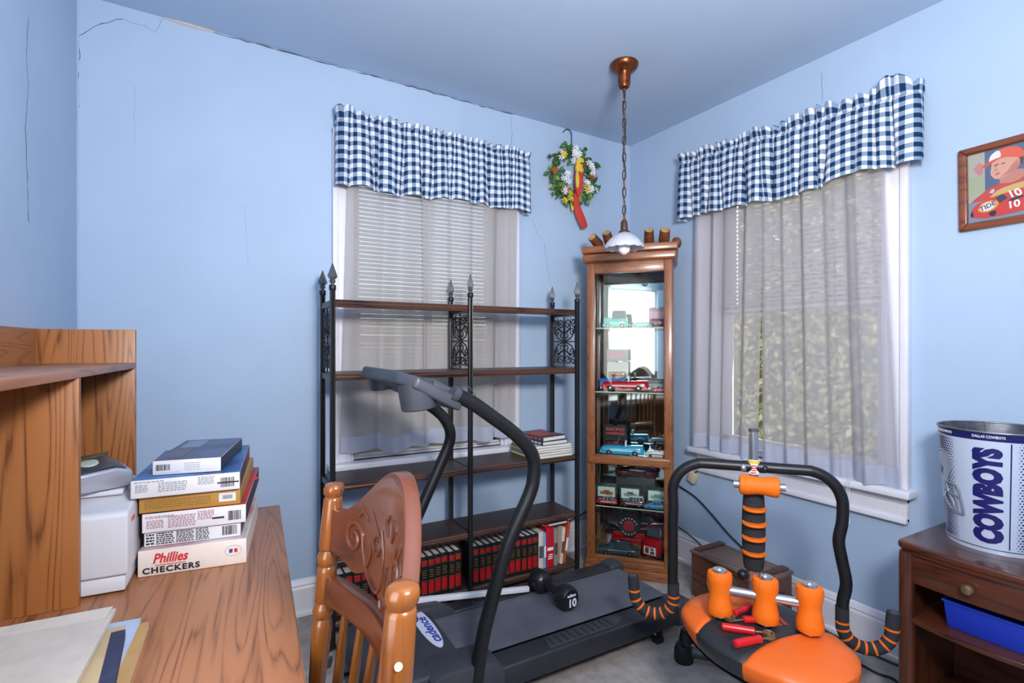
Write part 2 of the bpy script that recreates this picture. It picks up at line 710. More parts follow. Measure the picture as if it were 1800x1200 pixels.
# open joint along the ceiling where the paint has let go
jt = []
for i in range(60):
    x = lerp(-2.6, -.9, i / 59)
    jt.append((x, -.001, ceil_z(x, 0) - .004 + random.uniform(-.003, .003)))
MB().tube(jt, [random.uniform(.0006, .0034) for _ in jt], 5).build('crack', M['crack'], wall_back)
jt = [(x, -.001, ceil_z(x, 0) - .002) for x in (-2.6, -2.55, -2.5, -2.44, -2.4)]
MB().tube(jt, [.002, .008, .011, .007, .002], 6).build('paint_chip', M['plaster'], wall_back)
jt = []
for i in range(60):
    z = lerp(.9, 2.62, i / 59)
    jt.append((XL + .002, -.002, z))
MB().tube(jt, [random.uniform(.002, .006) for _ in jt], 5).build('paint_ridge', M['wall'], wall_back)


# baseboards with a moulded cap and a shoe
def baseboard(name, x0, y0, x1, y1, nx, ny):
    L = sqrt((x1 - x0) ** 2 + (y1 - y0) ** 2)
    prof = [(0, 0), (.028, 0), (.028, .014), (.018, .02), (.018, .125), (.013, .135), (.016, .142), (.008, .162), (0, .168)]
    mb = MB()
    vs = [(x0 + nx * d, y0 + ny * d, z) for d, z in prof] + [(x1 + nx * d, y1 + ny * d, z) for d, z in prof]
    n = len(prof)
    fs = [list(range(n)), list(range(n, 2 * n))] + [(i, (i + 1) % n, n + (i + 1) % n, n + i) for i in range(n)]
    mb.add(vs, fs)
    return mb.build(name, M['trim'], kind='structure', smooth=25)


baseboard('baseboard_back', XL, 0, 0, 0, 0, -1)
baseboard('baseboard_right', 0, 0, 0, YF, -1, 0)
baseboard('baseboard_left', XL, 0, XL, YF, 1, 0)


# ------------------------------------------------------------------ windows
def window(name, loc, rz, hw=HWW, sill=SILL, head=HEAD, full=True):
    r = struct(name, loc, rz)
    c = .085
    for s in (-1, 1):                                        # side casings: stepped boards
        m = MB()
        a, e = sorted((s * hw, s * (hw + c)))
        m.box(a, -.018, sill, e, 0, head + c)
        a, e = sorted((s * (hw + c - .022), s * (hw + c + .006)))
        m.box(a, -.032, sill, e, 0, head + c)
        a, e = sorted((s * (hw + .004), s * (hw + .02)))
        m.box(a, -.024, sill, e, 0, head + .02)
        m.build('casing', M['trim'], r, bevel=.004)
    m = MB()
    m.box(-hw - c, -.019, head, hw + c, 0, head + c).box(-hw - c - .006, -.033, head + c - .02, hw + c + .006, 0, head + c + .006)
    m.build('head_casing', M['trim'], r, bevel=.004)
    MB().box(-hw - c - .03, -.075, sill - .03, hw + c + .03, .03, sill).build('stool', M['trim'], r, bevel=.006)
    m = MB()
    m.box(-hw - c, -.02, sill - .135, hw + c, 0, sill - .03).box(-hw - c, -.028, sill - .06, hw + c, 0, sill - .03)
    m.box(-hw - c, -.03, sill - .14, hw + c, 0, sill - .118)
    m.build('apron', M['trim'], r, bevel=.004)
    m = MB()
    m.box(-hw, 0, sill, -hw + .014, TH, head).box(hw - .014, 0, sill, hw, TH, head).box(-hw, 0, head - .014, hw, TH, head)
    m.box(-hw, .03, sill - .01, hw, TH + .03, sill + .012)
    m.build('jamb', M['trim'], r)
    mid = (sill + head) / 2
    for nm, z0, z1, y in (('upper_sash', mid - .02, head - .014, .105), ('lower_sash', sill + .012, mid + .025, .068)):
        m = MB()
        x = hw - .014
        m.box(-x, y, z0, -x + .05, y + .032, z1).box(x - .05, y, z0, x, y + .032, z1)
        m.box(-x, y, z0, x, y + .032, z0 + (.065 if 'lower' in nm else .042)).box(-x, y, z1 - .042, x, y + .032, z1)
        so = m.build(nm, M['trim'], r, bevel=.003)
        MB().box(-x + .045, y + .013, z0 + .035, x - .045, y + .017, z1 - .035).build('pane', M['glass'], so)
    return r


window('window_1', (W1X, 0, 0), 0)
window('window_2', (0, W2Y, 0), -pi / 2)
# window beside the camera, seen only as the bright patch in the cabinet's glass
w3 = struct('window_3', (XL, -2.27, 0), pi / 2)
m = MB()
m.box(-.43, -.018, .67, -.35, 0, 2.05).box(.35, -.018, .67, .43, 0, 2.05).box(-.43, -.018, 1.97, .43, 0, 2.05).box(-.46, -.05, .72, .46, .02, .75)
m.build('casing', M['trim'], w3, bevel=.004)


# ------------------------------------------------------------------ mini blinds
def blind(label, loc, rz, zbot, tilt, group):
    r = thing('mini_blind', label, 'blind', loc, rz, group)
    hw = HWW - .02
    MB().box(-hw, .012, HEAD - .045, hw, .04, HEAD - .016).build('headrail', M['blind'], r, bevel=.003)
    m = MB()
    cur = [(-.0125, 0), (-.006, .0016), (0, .0021), (.006, .0016), (.0125, 0)]
    vs, fs = [], []
    for x in (-hw, hw):
        for y, z in cur:
            vs.append((x, y, z))
        for y, z in cur[::-1]:
            vs.append((x, y, z - .0007))
    n = 10
    fs = [list(range(n))[::-1], list(range(n, 2 * n))] + [(i, (i + 1) % n, n + (i + 1) % n, n + i) for i in range(n)]
    m.add(vs, fs)
    src = None
    z = HEAD - .06
    k = 0
    while z > zbot + .02:
        jit = RD(random.uniform(-2.5, 2.5))
        if src is None:
            src = m.build('slat', M['blind'], r)
            src.location = (0, .027, z)
            src.rotation_euler = (tilt + jit, 0, 0)
        else:
            piece(src, r, (0, .027, z), (tilt + jit, RD(random.uniform(-.12, .12)), 0))
        z -= .0215
        k += 1
    MB().box(-hw, .015, zbot, hw, .038, zbot + .014).build('bottom_rail', M['blind'], r, bevel=.003)
    for x in (-.27, 0, .27):
        m = MB()
        m.tube([(x, .013, HEAD - .03), (x, .013, zbot + .005)], .0008, 5)
        m.build('ladder_cord', M['blind'], r)
    return r


blind('white mini blind fully lowered behind the curtains of the left window', (W1X, 0, 0), 0, SILL + .015, RD(55), 'mini blinds behind the curtains')
bl2 = blind('white mini blind raised to half height behind the curtains of the right window', (0, W2Y, 0), -pi / 2, 1.45, RD(33), 'mini blinds behind the curtains')
m = MB()                                                     # pull cords hanging in front of the apron
p0 = on_x(1490, 850, -.085)
xl = -(p0.y - W2Y)
for dx, zb in ((-.004, .505), (.005, .522)):
    m.tube([(xl + dx, -.006, 1.45), (xl + dx, -.010, .76), (xl + dx, -.03, .7035), (xl + dx, -.077, .7035), (xl + dx, -.081, .69), (xl + dx, -.088, zb + .03)], .0012, 5)
m.build('pull_cord', M['white'], bl2)
for dx, zb in ((-.004, .505), (.005, .522)):
    MB().lathe([(.003, .03), (.005, .022), (.0065, .004), (.006, 0)], 10, T(xl + dx, -.088, zb)).build('tassel', M['white'], bl2)


# ------------------------------------------------------------------ cloth
def wave(seed, comps):
    rr = random.Random(seed)
    cs = [(f * rr.uniform(.85, 1.15), rr.uniform(0, 6.28), a) for f, a in comps]
    return lambda s: sum(a * sin(f * s + p) for f, p, a in cs)


def valance(label, loc, rz, x0, x1, ztop, zbot, seed, ncr, lobes=()):
    """cloth gathered on a rod: sharp creases with bulging cloth between them, a ruffle above the rod"""
    d = .10
    rr = random.Random(seed)
    pts = round_path([(x0, -.036, 0), (x0, -d, 0), (x1, -d, 0), (x1, -.036, 0)], .03, 5)
    seg = [0]
    for i in range(1, len(pts)):
        seg.append(seg[-1] + (pts[i] - pts[i - 1]).length)
    L = seg[-1]

    def at(s):
        s = max(0, min(L, s))
        for i in range(1, len(pts)):
            if seg[i] >= s:
                break
        t = (s - seg[i - 1]) / max(1e-9, seg[i] - seg[i - 1])
        q = (pts[i] - pts[i - 1]).normalized()
        return pts[i - 1].lerp(pts[i], t), q, Vector((q.y, -q.x, 0))
    # creases: position at the rod, drift to the hem, depth, width, cloth swallowed
    cr_ = []
    for k in range(ncr):
        c = .09 + (L - .18) * (k + .5 + rr.uniform(-.32, .32)) / ncr
        cr_.append((c, rr.uniform(-.03, .03), rr.choice((.5, .8, 1, 1.2)), rr.uniform(.007, .013), rr.uniform(.012, .036), rr.choice((-1, 1))))
    hc = [(.05 + (L - .1) * (k + .5 + rr.uniform(-.4, .4)) / int(ncr * 1.5), rr.uniform(.5, 1.2), rr.uniform(.005, .011)) for k in range(int(ncr * 1.5))]
    f1 = wave(seed, [(40, .5), (24, .5)])
    f2 = wave(seed + 1, [(150, .5), (95, .5)])
    f4 = wave(seed + 3, [(13, .7), (31, .4)])
    vr = [0, .02, .05, .08, .11, .13, .14, .15, .16, .17, .185, .205, .23, .27, .32, .38, .45, .53, .61, .69, .77, .85, .92, .97, 1]
    vp = .15
    nu = 460

    def fn(u, v):
        vv = vr[min(len(vr) - 1, int(round(v * (len(vr) - 1))))]
        s = u * L
        p, tan, nrm = at(s)
        k = max(0, min(1, (p.x - x0) / (x1 - x0)))
        z = lerp(ztop(k), zbot(k), vv)
        edge = min(1, min(s, L - s) / .06)
        if vv < vp:
            g = (vp - vv) / vp
            dip = sum(a * math.exp(-((s - c) / (w_ * 1.3)) ** 2) for c, a, w_ in hc)
            lob = sum(h * math.exp(-((k - c) / w_) ** 2) for c, w_, h in lobes)
            z += g * (-.013 * min(1.2, dip) + .005 * f1(s) + lob)
            disp = .004 + g * (.013 - .022 * min(1.2, dip) + .006 * f1(s + .2)) * edge
            lat = 0
        else:
            g = ((vv - vp) / (1 - vp))
            dip = lat = 0
            for c, dr, a, w_, sw, sg in cr_:
                q = (s - c - dr * g) / (w_ * (1 + 1.1 * g))
                if abs(q) < 4:
                    e_ = math.exp(-q * q)
                    dip += a * e_ * (1 if q * sg > 0 else .55)
                    lat += sg * a * .006 * e_
            am = .006 + .024 * g ** .6
            disp = (.004 + am * (.45 - min(1.25, dip)) + .007 * g * f1(s + .01 * g)) * edge + .004 * edge
            if g < .12:
                disp += .0035 * f2(s) * (1 - g / .12) * edge
            z += g * (.008 * f4(s) + .004 * f1(s)) - .006 * g * min(1, dip)
            lat *= g * edge
        disp -= .007 * math.exp(-((vv - vp) / .014) ** 2) * edge
        return p + nrm * disp + tan * lat + Vector((0, 0, z))

    def uvf(u, v):
        vv = vr[min(len(vr) - 1, int(round(v * (len(vr) - 1))))]
        s = u * L
        x = s * 1.08
        if vv >= vp:
            g = ((vv - vp) / (1 - vp))
            for c, dr, a, w_, sw, sg in cr_:
                q = (s - c - dr * g) / (w_ * (1 + .9 * g))
                x += sw * .5 * (1 + math.tanh(q * 1.3))
        else:
            for c, dr, a, w_, sw, sg in cr_:
                x += sw * .5 * (1 + math.tanh((s - c) / w_ * 1.3))
        return (x, vv * .36 + .004 * f4(s) + .003 * f1(s))
    o = MB().grid(fn, nu, len(vr) - 1, uvfn=uvf).build('valance', M['gingham'], None, smooth=180, recalc=False)
    o.location = loc
    o.rotation_euler = (0, 0, rz)
    o['label'] = label
    o['category'] = 'valance'
    o['group'] = 'gingham valances over the windows'
    return o


valance('blue and white gingham valance gathered over the left window beside the wreath', (0, 0, 0), 0, -1.905, -.848,
        lambda k: 2.392 - .012 * k, lambda k: 2.036 - .008 * sin(k * 7), 3, 15, [(.03, .05, .02), (.25, .04, .012), (.5, .05, .01)])
valance('blue and white gingham valance gathered over the right window beside the framed picture', (0, 0, 0), -pi / 2, .52, 1.672,
        lambda k: 2.362 - .085 * k, lambda k: 1.985 - .02 * k + .012 * sin(k * 9), 12, 15, [(.93, .05, .05), (.7, .10, .022), (.4, .04, .014)])


def curtain(label, loc, rz, xt0, xt1, xb0, xb1, ztop, zbot, nf, seed, amp=.02, y=-.058, group=None, mat='sheer'):
    g1 = wave(seed, [(nf * 6.28, .7), (nf * 3.4, .5), (nf * 10.5, .22)])
    g2 = wave(seed + 1, [(5, .6), (9, .4)])
    hem = .078

    def fn0(v0, v1):
        def fn(u, v):
            vv = lerp(v0, v1, v)
            z = lerp(ztop, zbot, vv) + (.006 * g1(u + .05) + .006 * g2(u)) * vv
            x = lerp(lerp(xt0, xb0, vv), lerp(xt1, xb1, vv), u)
            a = amp * (.55 + .55 * vv) * (.25 + .75 * min(1, u / .12, (1 - u) / .12))
            uu = u + .012 * vv * g2(u * 2)
            return (x + .006 * g1(uu + .11) * vv, y + a * g1(uu), z)
        return fn
    H = ztop - zbot
    vh = 1 - hem / H
    o = MB().grid(fn0(0, vh), 130, 26).build('curtain', M[mat], None, smooth=180, recalc=False)
    MB().grid(fn0(vh, 1), 130, 4).build('hem', M['sheer_hem'], o, smooth=180, recalc=False)
    o.location = loc
    o.rotation_euler = (0, 0, rz)
    o['label'] = label
    o['category'] = 'curtain'
    o['group'] = group
    return o


g = 'sheer curtains under the valances'
curtain('sheer grey curtain, left half of the left window behind the bookcase', (0, 0, 0), 0, -1.845, -1.40, -1.885, -1.44, 2.28, .748, 3.1, 31, .030, -.052, g)
curtain('sheer grey curtain, right half of the left window behind the bookcase', (0, 0, 0), 0, -1.48, -.905, -1.47, -.92, 2.28, .756, 4.4, 36, .026, -.066, g)
curtain('sheer grey curtain, left half of the right window beside the display cabinet', (0, 0, 0), -pi / 2, .60, 1.02, .572, .985, 2.28, .70, 4.3, 51, .025, -.056, g, 'sheer_right')
curtain('sheer grey curtain, right half of the right window nearest the framed picture', (0, 0, 0), -pi / 2, 1.0, 1.535, 1.01, 1.602, 2.28, .70, 6.0, 57, .023, -.054, g, 'sheer_right')

# ------------------------------------------------------------------ the garden behind the panes
MB().box(-20, .2, -.75, 26, 26, -.65).box(.2, -20, -.75, 26, .2, -.65).build('lawn', pm('dry_lawn', (168, 158, 96), .95, col2=(126, 124, 66), vscale=.8), kind='structure')
leafm = [pm('hedge_leaf_light', (222, 208, 150), .7, col2=(196, 186, 116), vscale=2.2), pm('hedge_leaf_mid', (186, 180, 112), .7), pm('hedge_leaf_dry', (218, 194, 150), .7)]
hd = thing('garden_hedge', 'tall yellow green hedge outside beyond the right window', 'hedge', (3.9, 1.0, -.65))
mb = MB()
rr = random.Random(5)
hw1 = wave(8, [(1.1, .35), (2.3, .2), (4.1, .12)])
mb.cur = 0
for i in range(20000):
    y = rr.uniform(-3.5, 5.5)
    z = rr.uniform(0.05, 4.6 + .5 * hw1(y))
    x = -.05 + .35 * hw1(y + z * .7) + rr.uniform(-.16, .1)
    q = Matrix.Rotation(rr.uniform(0, 6.28), 3, Vector((rr.uniform(-1, 1), rr.uniform(-1, 1), rr.uniform(-1, 1))).normalized())
    s_ = rr.uniform(.03, .075)
    mb.cur = rr.choice((0, 0, 1, 2))
    mb.add([Vector((x, y, z)) + q @ Vector(p) * s_ for p in ((-1, 0, 0), (0, -.55, .15), (1, 0, 0), (0, .55, .15))], [(0, 1, 2, 3)])
mb.build('hedge_leaves', leafm, hd, smooth=0, recalc=False, kind='stuff')
MB().grid(lambda u, v: (.12 + .35 * hw1(lerp(-5, 6, u) + v * 3.2), lerp(-5, 6, u), v * (4.5 + .5 * hw1(lerp(-5, 6, u)))), 50, 20).build('hedge_core', pm('hedge_shade', (160, 150, 96), .9, col2=(130, 124, 78), vscale=3), hd)
for y in (-3.5, -1.6, .4, 2.4, 4.3):
    MB().tube([(.3, y, 0), (.33, y + .05, 1.5), (.3, y, 3.4)], [.07, .05, .02], 8).build('hedge_stem', pm('hedge_stem', (92, 72, 54), .9), hd)
# ================================================================== bookcase
BX = [-1.978, -1.343, -.709]                    # post lines
BYF, BYR = -.365, -.125                         # front and rear posts
bc = thing('bookcase', 'black iron etagere bookcase with dark wood shelves and spear finials before left window', 'bookcase', (BX[1], -.245, 0))
bx = [x - BX[1] for x in BX]
byf, byr = BYF + .245, BYR + .245
LEV = [1.466, 1.152, .682, .372, .105]
mb = MB()
prof = []
for i in range(12):                             # fluted round post
    pass
mb.lathe([(.014, 0), (.014, .012), (.0115, .018), (.0115, 1.50), (.0145, 1.504), (.0145, 1.520), (.0125, 1.524)], 12)
for k in range(4):
    a = k * pi / 2 + pi / 4
    mb.tube([(cos(a) * .0108, sin(a) * .0108, .02), (cos(a) * .0108, sin(a) * .0108, 1.5)], .003, 5)
fin = MB()
fin.lathe([(.0075, 1.522), (.007, 1.53), (.0115, 1.536), (.0125, 1.542), (.009, 1.549), (.0075, 1.553)], 12)
fin.lathe([(.0215, 1.556), (.0225, 1.562), (.0005, 1.618)], 4, RZ(.3))
fin.box(-.012, -.012, 1.55, .012, .012, 1.558, RZ(.3 + pi / 4))
p0 = f0 = None
for x in bx:
    for y in (byf, byr):
        if p0 is None:
            p0 = mb.build('post', M['black_metal'], bc)
            f0 = fin.build('finial', M['grey_metal'], p0, smooth=30)
            p0.location = (x, y, 0)
        else:
            q = piece(p0, bc, (x, y, 0))
            piece(f0, q)
for i in range(2):
    for z in LEV:
        m = MB()
        x0, x1 = bx[i] + .004, bx[i + 1] - .004
        m.cur = 0
        m.box(x0, byf + .014, z - .018, x1, byr - .006, z)
        m.cur = 1
        yy = byf + .0005
        profz = [(z, .012), (z - .002, .004), (z - .007, 0), (z - .012, .0025), (z - .017, .0005), (z - .023, .003), (z - .031, .007), (z - .031, .016), (z - .0005, .0165)]
        n = len(profz)
        m.add([(x, yy + d, zz) for x in (x0 + .008, x1 - .008) for zz, d in profz],
              [list(range(n)), list(range(n, 2 * n))] + [(k, (k + 1) % n, n + (k + 1) % n, n + k) for k in range(n)])
        m.build('shelf_board', [M['shelf_wood'], M['shelf_edge']], bc, smooth=20)
for x in bx:                                    # side rails under each shelf end
    for z in LEV:
        MB().box(x - .006, byf + .008, z - .03, x + .006, byr - .008, z - .004).build('side_rail', M['black_metal'], bc)


def spiral(c, r0, r1, a0, turns, n=22):
    return [Vector((0, c[0] + lerp(r0, r1, k / n) * cos(a0 + turns * 2 * pi * k / n), c[1] + lerp(r0, r1, k / n) * sin(a0 + turns * 2 * pi * k / n))) for k in range(n + 1)]


sc = MB()                                       # cast scroll panel in the y-z plane, centred
hw_, hh_ = .104, .138
sc.tube([(0, -hw_, -hh_), (0, hw_, -hh_), (0, hw_, hh_), (0, -hw_, hh_)], .004, 6, closed=True)
for sy in (-1, 1):
    for sz in (-1, 1):
        def q(pts):
            sc.tube([Vector((0, p.y * sy, p.z * sz)) for p in pts], .0034, 6)
        q(spiral((.032, .095), .034, .004, pi * 1.5, 1.6))
        q(spiral((.072, .06), .028, .004, pi * .5, -1.5))
        q(spiral((.083, .112), .02, .003, pi, 1.2))
        q(smooth_path([(0, .032, .061), (0, .012, .05), (0, .006, .03), (0, .02, .02), (0, .035, .03), (0, .03, .052), (0, .05, .075)], 5))
        q(smooth_path([(0, .006, .03), (0, .004, .08), (0, .0, .134)], 4))
        q(smooth_path([(0, .1, .09), (0, .075, .03), (0, .04, .012), (0, .012, .004)], 5))
        q(smooth_path([(0, .044, .087), (0, .058, .1), (0, .063, .13)], 4))
sc.tube([(0, -hw_, 0), (0, hw_, 0)], .003, 6)
sc.tube([(0, 0, -hh_), (0, 0, hh_)], .003, 6)
sc.box(-.004, -.014, -.014, .004, .014, .014, RX(pi / 4))
s0 = None
for x in bx:
    z = (LEV[0] - .03 + LEV[1]) / 2
    if s0 is None:
        s0 = sc.build('scroll_panel', M['black_metal'], bc)
        s0.location = (x, 0, z)
    else:
        piece(s0, bc, (x, 0, z))

# ------------------------------------------------------------------ books on the bottom shelf
M['enc_black'] = pm('encyclopedia_black', (30, 27, 28), .4, var=.1)
M['enc_red'] = pm('encyclopedia_red', (176, 28, 32), .4, var=.12, vscale=20)
M['gold'] = pm('gilt', (150, 126, 70), .4, .5)
ORD = ['first', 'second', 'third', 'fourth', 'fifth', 'sixth', 'seventh', 'eighth', 'ninth', 'tenth', 'eleventh', 'twelfth',
       'thirteenth', 'fourteenth', 'fifteenth', 'sixteenth', 'seventeenth', 'eighteenth']


def book_parts(root, wdt, dep, hgt, cover, paper, spine_pieces=None):
    """upright book: spine faces -y, centred in x, back at y=dep"""
    t = .0028
    m = MB()
    m.box(-wdt / 2, .001, 0, -wdt / 2 + t, dep, hgt).box(wdt / 2 - t, .001, 0, wdt / 2, dep, hgt)
    arc = [(-wdt / 2, .003), (-wdt / 4, -.001), (0, -.002), (wdt / 4, -.001), (wdt / 2, .003), (wdt / 2, .006), (-wdt / 2, .006)]
    m.prism(arc, 0, hgt)
    m.build('cover', cover, root, smooth=25)
    MB().box(-wdt / 2 + t, .006, .004, wdt / 2 - t, dep - .004, hgt - .006).build('page_block', paper, root)
    for nm, z0, z1, mt, ins in (spine_pieces or ()):
        a = [(x * (1 - ins), y - .0006) for x, y in arc[:5]] + [(wdt / 2 * (1 - ins), .004), (-wdt / 2 * (1 - ins), .004)]
        MB().prism(a, z0, z1).build(nm, mt, root, smooth=25)


bz = LEV[4] + .001


def enc(w_, h):
    r = thing('encyclopedia', '', 'book', group='encyclopedias on the bottom bookcase shelf')
    book_parts(r, w_, .165, h, M['enc_black'], M['paper'],
               [('red_band', h * .80, h * .90, M['enc_red'], .02), ('red_band', h * .12, h * .40, M['enc_red'], .02)])
    m = MB()
    for k in range(4):
        m.box(-w_ * .3, -.0032, h * (.5 + k * .055), w_ * .3, -.0015, h * (.515 + k * .055))
    for z in (.78, .91, .1, .42):
        m.box(-w_ * .42, -.003, h * z, w_ * .42, -.001, h * (z + .008))
    m.build('gilt_lettering', M['gold'], r, kind='stuff')
    return r


proto = enc(.0325, .19)
first = True
for bay, x0, n, side in (('left', -1.958, 17, 'left'), ('right', -1.322, 11, 'right')):
    for k in range(n):
        o = proto if first else copy_tree(proto)
        first = False
        o.location = (x0 + .0168 + k * .0338, -.352 + random.uniform(-.004, .004), bz)
        o['label'] = f'red black encyclopedia, {ORD[k]} from left in {side} half of bottom shelf'
# the odd books at the right end
xs = -.945


def strokes(mb, x0, x1, z0, z1, n, y, rr_, frac=.75):
    """illegible lines of small print"""
    for k in range(n):
        z = lerp(z1, z0, (k + .5) / n)
        h = abs(z1 - z0) / n * .45
        x = x0
        while x < x1 - .002:
            l = rr_.uniform(.004, .012)
            mb.box(x, y - .0004, z - h / 2, min(x1, x + l), y, z + h / 2)
            x += l + rr_.uniform(.0015, .004)


ob = [('hardcover_book', 'cream hardcover with dark spine lettering beside last encyclopedia', .030, .17, .192, (214, 208, 196), '', (84, 86, 92), 0),
      ('paperback_book', 'thin pale blue spined book beside the cream hardcover', .013, .16, .185, (120, 176, 216), '', (240, 244, 248), 0),
      ('hardcover_book', 'thick red book with white lettering on bookcase bottom shelf', .047, .17, .205, (196, 24, 42), '', (240, 236, 236), 0),
      ('paperback_book', 'grey picture spined book between red book and cream book', .024, .16, .192, (150, 140, 136), '', (90, 70, 60), 0),
      ('paperback_book', 'cream narrow book leaning beside grey picture spined book', .020, .16, .19, (224, 208, 186), '', (120, 80, 60), RD(6)),
      ('folder', 'red and white cardboard folder leaning at right end of bottom shelf', .016, .19, .215, (196, 74, 52), '', (230, 228, 224), RD(9))]
x = xs
for nm, lab, w_, dp, h, col, txt, tcol, lean in ob:
    r = thing(nm, lab, 'folder' if nm == 'folder' else 'book', (x + w_ / 2 + (.010 if lean else 0), -.35, bz + (.0016 if lean else 0)))
    r.rotation_euler = (0, lean, 0)
    book_parts(r, w_, dp, h, pm('cover_' + lab[:14].replace(' ', '_'), col, .45, var=.08, vscale=40), M['paper'])
    m = MB()
    tm = pm('print_' + lab[:14].replace(' ', '_'), tcol, .6)
    if txt:
        m.text(txt, w_ * .72, T(0, -.0025, h * .5) @ RX(pi / 2) @ RZ(-pi / 2), .0003, bold=.0004)
    elif col[0] == 196 and col[1] == 24:
        m.box(-w_ * .38, -.003, h * .42, w_ * .38, -.0015, h * .5)
        for k in range(3):
            m.box(-w_ * (.3 - .05 * k), -.003, h * (.2 + .05 * k), w_ * .3, -.0015, h * (.225 + .05 * k))
    else:
        m.box(-w_ * .4, -.003, h * .3, w_ * .4, -.0012, h * .62)
    m.build('spine_print', tm, r)
    x += w_ + .002
# dark binder lying on the tops of the leaning books
bd = thing('binder', 'black and red binder lying across the odd books under the shelf', 'binder', (-.93, -.15, bz + .232))
bd.location = (-.83, -.24, bz + .2305)
m = MB().box(-.075, -.105, 0, .075, .09, .004).box(-.075, -.105, .016, .075, .09, .02).box(-.075, .086, 0, .075, .09, .02)
m.build('cover', M['enc_black'], bd, bevel=.001)
MB().box(-.07, -.1, .004, .07, .085, .016).build('page_block', M['paper'], bd)
MB().box(-.075, -.108, 0, -.05, -.104, .02).build('red_band', M['enc_red'], bd)
bd.location.z = bz + .2065

# ------------------------------------------------------------------ stack on the middle shelf
zc = LEV[2] + .0008
rr = random.Random(11)
stack = [('magazine', 'cream magazine at the bottom of the stack on the bookcase shelf', .25, .235, .014, (168, 166, 140), 0.0, (188, 196, 120)),
         ('magazine', 'grey white magazine second from the bottom of the bookcase stack', .245, .235, .013, (104, 102, 100), .04, (120, 116, 110)),
         ('magazine', 'white magazine third from the bottom of the bookcase stack', .25, .23, .011, (176, 176, 172), -.04, (150, 150, 146)),
         ('magazine', 'yellowish magazine fourth from the bottom of the bookcase stack', .245, .23, .013, (120, 122, 92), .03, (90, 100, 60)),
         ('magazine', 'white spined magazine with dark title under the two hardcovers', .24, .23, .012, (196, 196, 194), -.02, (40, 42, 44))]
for nm, lab, a, d, h, col, rot, sp in stack:
    r = thing(nm, lab, 'magazine', (-.862, -.245, zc), rot)
    cv = pm('mag_' + str(col[0]) + str(int(h * 1000)), col, .5, var=.05)
    MB().box(-a / 2, -d / 2, 0, a / 2, d / 2, .0012).box(-a / 2, -d / 2, h - .0012, a / 2, d / 2, h).box(-a / 2, -d / 2, 0, -a / 2 + .0012, d / 2, h).build('cover', cv, r)
    MB().box(-a / 2 + .0012, -d / 2 + .001, .0012, a / 2 - .002, d / 2 - .001, h - .0012).build('page_block', M['paper'], r)
    m = MB()
    for k in range(6):
        y0 = -d / 2 + .02 + k * .033
        m.box(-a / 2 - .0006, y0, h * .25, -a / 2, y0 + .024, h * .8)
    m.build('spine_print', pm('spine_' + str(sp[0]) + str(sp[2]), sp, .6), r)
    zc += h + .0006
for nm, lab, a, d, h, col, rot, ox, tc in (
        ('hardcover_book', 'navy hardcover lying on the magazines, second from top of bookcase stack', .165, .225, .021, (50, 58, 98), .05, -.85, (200, 200, 220)),
        ('hardcover_book', 'dark grey hardcover with red title on top of bookcase stack', .16, .22, .023, (58, 60, 70), .12, -.86, (206, 70, 46))):
    r = thing(nm, lab, 'book', (ox, -.245, zc), rot)
    t = .0025
    cv = pm('hard_' + str(col[2]), col, .4, var=.1)
    MB().box(-a / 2, -d / 2, 0, a / 2, d / 2, t).box(-a / 2, -d / 2, h - t, a / 2, d / 2, h).box(-a / 2 - .003, -d / 2, 0, -a / 2 + t, d / 2, h).build('cover', cv, r, bevel=.0008)
    MB().box(-a / 2 + t, -d / 2 + .004, t, a / 2 - .005, d / 2 - .004, h - t).build('page_block', M['paper'], r)
    m = MB()
    for k in range(6):
        y0 = -d / 2 + .015 + k * .033
        m.box(-a / 2 - .0036, y0, h * .3, -a / 2 - .003, y0 + .022, h * .75)
    if tc[0] == 206:
        for k in range(3):
            x0 = -a * .38 + k * .045
            m.box(x0, -d * .3, h, x0 + .026, d * .32, h + .0005)
    m.build('cover_print', pm('title_' + str(tc[1]), tc, .5), r)
    zc += h + .0006

# ================================================================== display cabinet
CW, CD, CH = .46, .30, 1.735
cyaw = RD(-48)
cab = thing('display_cabinet', 'tall oak curio cabinet with glass door full of model cars in corner', 'cabinet', (-.441, -.474, 0), cyaw)
hw = CW / 2
MB().box(-hw - .012, -.012, 0, hw + .012, CD, .05).box(-hw - .004, -.005, .05, hw + .004, CD, .085).build('base', M['oak_cab_h'], cab, bevel=.004)
for s in (-1, 1):
    a, e = sorted((s * hw, s * (hw - .044)))
    MB().box(a, 0, .085, e, .03, CH).build('stile', M['oak_cab'], cab, bevel=.004)
    a, e = sorted((s * hw, s * (hw - .03)))
    MB().box(a, CD - .03, .085, e, CD, CH).build('back_post', M['oak_cab'], cab, bevel=.003)
    a, e = sorted((s * (hw - .004), s * (hw - .009)))
    MB().box(a, .03, .085, e, CD - .03, CH).build('side_glass', M['cab_glass'], cab)
    a, e = sorted((s * hw, s * (hw - .02)))
    MB().box(a, .03, CH - .05, e, CD - .03, CH).box(a, .03, .085, e, CD - .03, .12).build('side_rail', M['oak_cab_h'], cab, bevel=.003)
MB().box(-hw + .044, .002, CH - .06, hw - .044, .028, CH).build('top_rail', M['oak_cab_h'], cab, bevel=.003)
MB().box(-hw + .008, -.012, .615, hw - .008, .026, .665).build('middle_rail', M['oak_cab_h'], cab, bevel=.008, seg=3)
MB().box(-hw + .044, .002, .085, hw - .044, .028, .105).build('bottom_rail', M['oak_cab_h'], cab, bevel=.003)
MB().box(-hw + .044, .012, .105, hw - .044, .016, .615).build('lower_pane', M['cab_glass'], cab)
MB().box(-hw + .044, .012, .665, hw - .044, .016, CH - .06).build('upper_pane', M['cab_glass'], cab)
